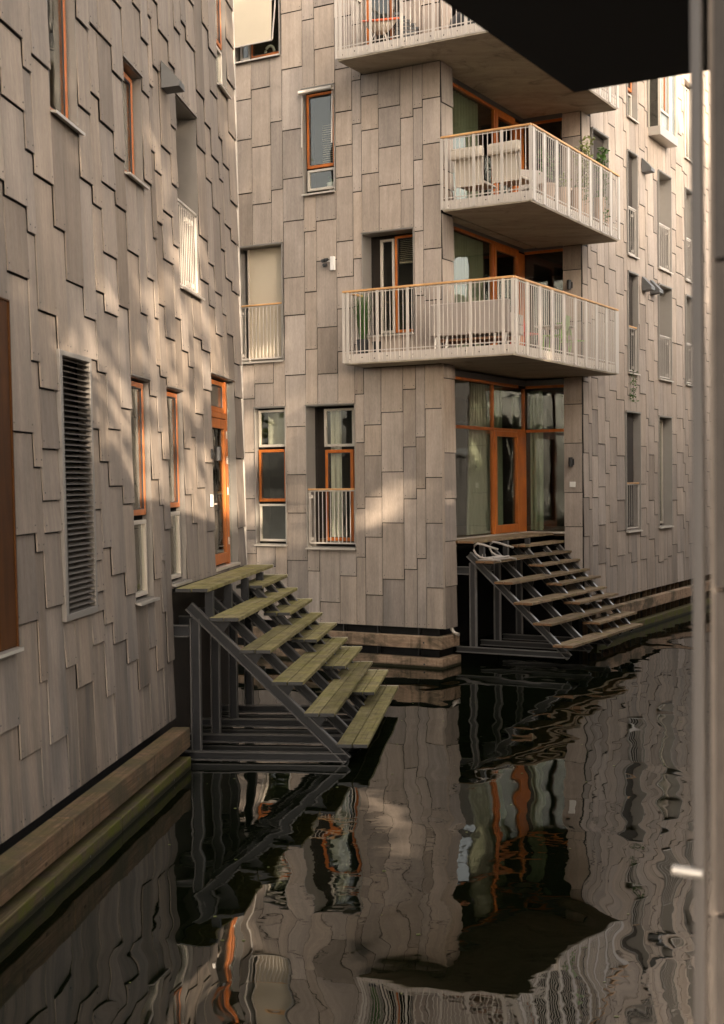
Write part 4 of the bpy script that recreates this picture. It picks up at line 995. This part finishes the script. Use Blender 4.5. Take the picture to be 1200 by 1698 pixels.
def leafy(o, pts, n, spread, size, mat, name='foliage', droop=0):
    b = MB()
    for i in range(n):
        c = random.choice(pts); p = Vector(c)+Vector((random.gauss(0, spread), random.gauss(0, spread), random.gauss(0, spread)*1.1-abs(random.gauss(0, droop)) if droop else random.gauss(0, spread)))
        d = Vector((random.gauss(0, 1), random.gauss(0, 1), random.gauss(-.2, .7))).normalized(); sd = d.cross(Vector((random.gauss(0, 1), random.gauss(0, 1), 1))).normalized()
        L = size*random.uniform(.6, 1.3); wd = L*.28; up = d.cross(sd)*L*.12
        b.quad([p, p+d*L*.5+sd*wd-up, p+d*L-up*2, p+d*L*.5-sd*wd-up])
    return b.build(name, mat, o)
def potted(label, pr, ph, potmat, kind, h, mat='leaf', n=90):
    r = tag(empty('potted_plant'), label, 'plant')
    b = MB(); b.lathe((0, 0, 0), [(pr*.72, 0), (pr*.98, ph*.9), (pr*1.06, ph*.9), (pr*1.06, ph), (pr*.92, ph), (pr*.90, ph-.03)], 18); b.build('pot', potmat, r)
    if kind == 'grass':
        b = MB()
        for i in range(150):
            a = random.uniform(0, 6.28); q0 = Vector((math.cos(a), math.sin(a), 0))*random.uniform(0, pr*.6); lean_ = random.uniform(.02, .30); L = h*random.uniform(.55, 1.05)
            sd = Vector((-math.sin(a), math.cos(a), 0))*.006; q1 = q0+Vector((math.cos(a)*lean_*.35, math.sin(a)*lean_*.35, L*.6)); q2 = q0+Vector((math.cos(a)*lean_, math.sin(a)*lean_, L)); base = Vector((0, 0, ph-.03))
            b.quad([base+q0-sd, base+q0+sd, base+q1+sd, base+q1-sd]); b.quad([base+q1-sd, base+q1+sd, base+q2])
        b.build('grass_blades', mat, r)
    elif kind == 'bush':
        st = MB(); pts = []
        for i in range(5):
            a = random.uniform(0, 6.28); d = random.uniform(.03, .16); tip = (math.cos(a)*d, math.sin(a)*d, ph+h*random.uniform(.6, 1))
            st.tube([(0, 0, ph-.04), (tip[0]*.5, tip[1]*.5, ph+h*.45), tip], [.008, .006, .003], 5)
            pts += [(tip[0]*t, tip[1]*t, ph+(tip[2]-ph)*t) for t in (.35, .55, .75, .9, 1)]
        st.build('stem', 'bark', r); leafy(r, pts, n, .05, .085, mat)
    elif kind == 'trail':
        pts = [(.02, .03, ph+.05-h*i/8) for i in range(9)]; leafy(r, [(pr*.9, -.02, ph+.02-h*i/8) for i in range(9)]+[(0, 0, ph+.04)]*3, n, .035, .06, mat)
    return r
place2(potted('tall green reed grass in a black pot at the left end of the lower balcony', .13, .30, 'black_plastic', 'grass', 1.05), -1.50, -.50, F0)
r = tag(empty('flower_pot'), 'small dark pot in a pale saucer right of the reed grass pot', 'flower pot'); b = MB(); b.lathe((0, 0, .03), [(.07, 0), (.095, .2), (.10, .2), (.10, .22), (.085, .22)], 16); b.build('pot', 'black_plastic', r)
b = MB(); b.lathe((0, 0, 0), [(.13, 0), (.15, .03), (.14, .03)], 16); b.build('saucer', 'white_ceramic', r); place2(r, -1.22, -.44, F0)
place2(potted('spiky plant in a pale terracotta pot behind the upper balcony corner', .16, .42, 'terracotta_pale', 'bush', .75, 'leaf', 170), 1.62, 1.45, F1)
place2(potted('drooping yellowish plant in a tall pale pot on the upper balcony', .17, .48, 'terracotta_pale', 'bush', .35, 'pale_leaf', 60), 1.64, 2.25, F1)
place2(potted('dark green trailing plant in a pale pot midway along the upper balcony', .16, .62, 'terracotta_pale', 'trail', .28, 'leaf', 130), 1.66, 3.05, F1)
place2(potted('tall bush with pale leaves showing above the upper balcony handrail', .18, .50, 'terracotta_pale', 'bush', 1.25, 'pale_leaf', 420), 1.60, 3.55, F1)
place2(potted('slender dark bush rising above the far end of the upper balcony', .16, .45, 'terracotta_pale', 'bush', 1.35, 'leaf', 330), 1.66, 4.60, F1)
place2(potted('bright trailing plant hanging from a pale pot at the far end of the upper balcony', .13, .62, 'terracotta_pale', 'trail', .55, 'leaf', 130), 1.74, 4.18, F1)

# grey sofa on the lower balcony
r = tag(empty('outdoor_sofa'), 'long grey outdoor sofa seen from behind on the lower balcony', 'sofa')
b = MB(); b.box(0, 1.62, 0, .14, .26, .88); b.build('backrest', 'sofa_grey', r, bevel=.02)
b = MB(); b.box(.0, 1.62, .145, .78, .26, .44); b.build('seat', 'sofa_grey', r, bevel=.03)
for x in (0.0, 1.50): b = MB(); b.box(x, x+.12, .145, .76, .445, .64); b.build('armrest', 'sofa_grey', r, bevel=.02)
for x in (.06, .30, 1.30, 1.52):
    for y in (.08, .70): b = MB(); b.tube([(x, y, 0), (x+.03, y, .27)], .022, 8); b.build('leg', 'white_ceramic', r)
b = MB(); b.box(.12, 1.5, .1, .7, .17, .21); b.build('frame', 'decking', r); place2(r, -.02, -.50, F0)
r = tag(empty('low_table'), 'low dark slatted table under the back of the grey sofa', 'table')
b = MB()
for i in range(5): b.box(0, .75, i*.1, i*.1+.085, .22, .25)
b.build('tabletop', 'decking', r)
for x in (.04, .69):
    for y in (.04, .44): b = MB(); b.box(x-.02, x+.02, y-.02, y+.02, 0, .22); b.build('leg', 'black_plastic', r)
place2(r, .4, .45, F0)
def cafe_chair(label, mat, group=None):
    r = tag(empty('garden_chair'), label, 'chair', group)
    b = MB()
    for sx in (-.2, .2):
        b.tube([(sx, -.22, 0), (sx, -.18, .45), (sx, .2, .45)], .011, 6); b.tube([(sx, .26, 0), (sx, .18, .45), (sx, .25, .86)], .011, 6)
    b.build('frame', mat, r)
    b = MB()
    for i in range(6): b.box(-.21, .21, -.2+i*.068, -.2+i*.068+.056, .452, .466)
    b.build('seat', mat, r)
    b = MB(); b.hexa([(-.21, .19, .56), (.21, .19, .56), (.21, .21, .56), (-.21, .21, .56), (-.21, .245, .86), (.21, .245, .86), (.21, .265, .86), (-.21, .265, .86)]); b.build('backrest', mat, r)
    return r
place2(cafe_chair('red garden chair left of the green ones on the lower balcony', 'red_plastic'), 1.0, 1.75, F0, 1.2)
place2(cafe_chair('nearer green garden chair by the lower balcony railing', 'green_plastic'), 1.38, 2.45, F0, -1.5)
place2(cafe_chair('farther green garden chair beyond the small table on the lower balcony', 'green_plastic'), 1.3, 3.65, F0, 2.6)
r = tag(empty('garden_table'), 'small light garden table between the green chairs', 'table')
b = MB(); b.box(-.35, .35, -.3, .3, .70, .73); b.build('tabletop', 'white_metal', r, bevel=.01)
for sx in (-.3, .3):
    for sy in (-.25, .25): b = MB(); b.tube([(sx*1.1, sy*1.1, 0), (sx*.9, sy*.9, .70)], .013, 6); b.build('leg', 'white_metal', r)
place2(r, 1.15, 3.05, F0)

# top balcony: round rimmed chair, folding deck chair, bag
r = tag(empty('bucket_chair'), 'pale bucket chair with an orange rim on the top balcony', 'chair')
b = MB(); n = 20; ring = [(.36*math.cos(2*math.pi*i/n), .34*math.sin(2*math.pi*i/n), .62+.12*math.sin(2*math.pi*i/n)) for i in range(n+1)]
b.tube(ring, .022, 8, caps=False); b.build('rim', 'orange_rim', r)
b = MB(); k = []
for j in range(5):
    t = 1-j*.22; k.append(len(b.v))
    for i in range(n): b.v.append((.35*math.cos(2*math.pi*i/n)*t, .33*math.sin(2*math.pi*i/n)*t, .62+.12*math.sin(2*math.pi*i/n)*t-.30*(1-t*t)))
for a, c in zip(k, k[1:]):
    for i in range(n): b.f.append((a+i, a+(i+1) % n, c+(i+1) % n, c+i)); b.mi.append(0)
b.f.append(tuple(k[-1]+i for i in range(n))); b.mi.append(0); b.build('shell', 'cushion_cream', r)
for a in (.7, 2.4, 3.9, 5.5): b = MB(); b.tube([(.12*math.cos(a), .12*math.sin(a), .36), (.30*math.cos(a), .30*math.sin(a), 0)], .011, 6); b.build('leg', 'white_metal', r)
place2(r, -1.05, -.48, F2, .3)
r = tag(empty('deck_chair'), 'folded black deck chair leaning on the top balcony', 'chair')
b = MB()
for x in (0, .5): b.tube([(x, 0, 0), (x, .55, .95)], .018, 6); b.tube([(x, .55, 0), (x, .08, .42)], .018, 6)
b.build('frame', 'brown_timber', r)
b = MB()
for i in range(9): t = .1+i*.095; b.box(0, .5, .55*t-.008, .55*t+.008, .95*t, .95*t+.05)
b.build('slat', 'black_plastic', r)['kind'] = 'stuff'
place2(r, -.75, -.50, F2, .5)
b = MB(); prof = [(.05, 0), (.24, .02), (.30, .16), (.27, .34), (.15, .46), (.05, .5)]; b.lathe((0, 0, 0), prof, 14); b.v = [(x*(1.3+random.uniform(-.12, .12)), y*.7+random.uniform(-.03, .03), z+random.uniform(-.02, .02)) for x, y, z in b.v]
o = b.build('storage_bag', 'black_plastic', smooth=True); tag(place2(o, .82, -.45, F2), 'crumpled black bag on the right part of the top balcony', 'bag')

# trailing plant at the railed window on the side wall
r = tag(empty('hanging_plant'), 'thin green plant trailing from the lowest railed recess on the far side wall', 'plant')
leafy(r, [(0, 0, -i*.06) for i in range(12)]+[(0, .03, -.1), (0, -.04, -.2)], 120, .045, .06, 'leaf'); b = MB(); b.tube([(0, 0, .1), (.01, .01, -.3), (0, -.01, -.7)], .006, 5); b.build('stem', 'bark', r)
place2(r, UR+.10, 8.05, 6.25)
# bowl with a plant in the small pane of the main wall
r = tag(empty('flower_pot'), 'white bowl with a small plant in the lower pane of the orange window', 'flower pot')
b = MB(); b.lathe((0, 0, 0), [(.06, 0), (.12, .1), (.13, .17), (.12, .17)], 16); b.build('bowl', 'white_ceramic', r); leafy(r, [(0, 0, .2)], 40, .05, .09, 'leaf'); place2(r, -2.62, .28, 9.66)
b = MB(); n = 18; b.tube([(.11*math.cos(2*math.pi*i/n), 0, .14+.13*math.sin(2*math.pi*i/n)) for i in range(n+1)], .03, 8); tag(place2(b.build('ring_ornament', 'white_curtain', smooth=True), -4.1, .22, 12.6), 'pale ring shaped ornament behind the window below the awning', 'ornament')

# ------------------------------------------------------------------ the building beside the viewer
P3 = Vector((.757, 3.0, 0))
bld3 = tag(empty('apartment_building', P3, (0, 0, ROT2)), 'blurred nearest building at the right edge with a dark balcony underside overhead', 'building')
# local x runs along its front, local y along its side wall away from the viewer
b = MB(); b.box(.05, 6, .06, 16, -1, 6.4); b.box(.055, 6, 16.01, 54, -1, 11); b.build('wall', 'backing_dark', bld3)  # far length is unseen, its height shaped to keep light off the far side wall
b = MB(); b.box(0, .021, -.012, .014, -.6, 6.4); b.box(-.004, .0, -.012, .06, -.6, 6.4); b.build('corner_trim', 'trim_grey', bld3, bevel=.004)
zj = [-.5]; z = 3.445-.74*5
while z < 6.3: 
    if z > -.4: zj.append(z)
    z += .74
zj.append(6.4)
for z0, z1 in zip(zj, zj[1:]):
    for x0, x1 in ((.047, 1.0), (1.01, 2.2), (2.21, 3.4), (3.41, 4.7), (4.71, 6.0)):
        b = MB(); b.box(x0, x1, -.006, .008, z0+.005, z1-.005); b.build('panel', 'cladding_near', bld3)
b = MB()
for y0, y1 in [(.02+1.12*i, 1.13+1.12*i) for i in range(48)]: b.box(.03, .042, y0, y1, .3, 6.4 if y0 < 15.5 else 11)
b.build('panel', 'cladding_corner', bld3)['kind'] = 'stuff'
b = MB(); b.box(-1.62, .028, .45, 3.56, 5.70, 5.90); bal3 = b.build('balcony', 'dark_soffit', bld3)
b = MB()
for i in range(30): y = .47+i*.106; b.box(-1.615, -1.60, y, y+.012, 5.905, 6.95)
b.box(-1.63, -1.585, .45, 3.56, 6.95, 6.99); b.box(-1.58, .0, 3.53, 3.56, 6.95, 6.99); b.build('railing', 'white_metal', bal3)
b = MB(); b.box(-1.62, .028, 39, 44, 4.55, 4.75); b2 = b.build('balcony', 'concrete', bld3)
b = MB()
for i in range(44): y = 39.02+i*.112; b.box(-1.615, -1.60, y, y+.015, 4.755, 5.8)
b.box(-1.64, -1.61, 39, 44, 4.6, 4.78); b.box(-1.63, -1.585, 39, 44, 5.8, 5.84); b.build('railing', 'white_metal', b2)
for y, z in ((34.2, 1.6), (34.2, 4.8), (40.6, 4.8), (47, 1.6), (47, 4.8), (51, 1.6), (51, 4.8)):
    b = MB(); b.box(-.012, .029, y, y+1.3, z, z+2.0); w = b.build('window', 'white_metal', bld3)
    b = MB(); b.box(-.02, -.0125, y+.09, y+1.21, z+.09, z+1.91); b.build('pane', 'black_plastic', w)
b = MB(); b.tube([(.02, -.02, 2.799), (-.046, -.035, 2.804)], .0115, 14); o = b.build('pipe_stub', 'lining_metal', smooth=False, bevel=.002)
o.location = P3; o.rotation_euler = (0, 0, ROT2); tag(o, 'short white pipe end sticking out of the blurred right edge', 'pipe')

# ------------------------------------------------------------------ unseen trees; those on the quay added and thinned to break up sunlight
def tree(x, y, h, r, seed, n, label):
    rnd = random.Random(seed); root = tag(empty('tree', (x, y, 2.05)), label, 'tree', 'trees on the quay behind the viewer')
    b = MB(); b.tube([(0, 0, 0), (.1, 0, h*.3), (-.1, .1, h*.6), (.1, 0, h*.9)], [.28, .2, .13, .04], 9); b.build('trunk', 'bark', root)
    b = MB(); cl = []
    for i in range(85):
        a = rnd.uniform(0, 6.28); u = rnd.uniform(-1, 1); rr = rnd.uniform(.35, 1)**.5
        c = Vector((r*rr*math.cos(a)*math.sqrt(1-u*u), r*rr*math.sin(a)*math.sqrt(1-u*u), h*.62+u*h*.36*rr)); cl.append((c, rnd.uniform(.8, 1.6)))
        b.tube([(0, 0, max(1, c.z-h*.2)), (c.x*.5, c.y*.5, c.z-h*.06), tuple(c)], [.06, .04, .015], 5)
    b.build('limb', 'bark', root)
    b = MB()
    for i in range(n):
        c, s = rnd.choice(cl); p = c+Vector((rnd.gauss(0, s*.55), rnd.gauss(0, s*.55), rnd.gauss(0, s*.45)))
        d = Vector((rnd.gauss(0, 1), rnd.gauss(0, 1), rnd.gauss(0, .6))).normalized(); sd = d.cross(Vector((rnd.gauss(0, 1), rnd.gauss(0, 1), rnd.gauss(0, 1)))).normalized(); L = rnd.uniform(.21, .40)
        b.quad([p-d*L, p+sd*L*.55, p+d*L, p-sd*L*.55])
    b.build('crown', 'tree_leaf', root)
tree(12.0, -4.0, 23, 5.2, 1, 5000, 'tall leafy tree on the quay nearest the water, placed unseen to dapple the sun')
tree(19.5, -2.0, 24, 5.5, 2, 12000, 'broad leafy tree on the quay to the right, placed unseen to screen the sun')
tree(5.5, -9.0, 23, 5.2, 3, 9500, 'leafy tree straight behind the viewer, placed unseen to screen the sun')
tree(27, 1.0, 22, 5.2, 4, 9000, 'leafy tree on the quay farthest right, placed unseen to screen the sun')
tree(4.4, -4.5, 7.6, 2.8, 5, 3360, 'young tree just behind the viewer, added unseen to shade the right edge')
tree(25, -6.0, 24, 5.5, 6, 8400, 'second row leafy tree to the right, added unseen to shade the far side wall')
tree(-19, 22, 13, 4.0, 8, 3360, 'leafy tree beyond the near left building, seen only in window reflections')
tree(21.5, 2.5, 21, 5.0, 9, 8500, 'leafy tree on the right bank, added unseen to shade the far side wall')
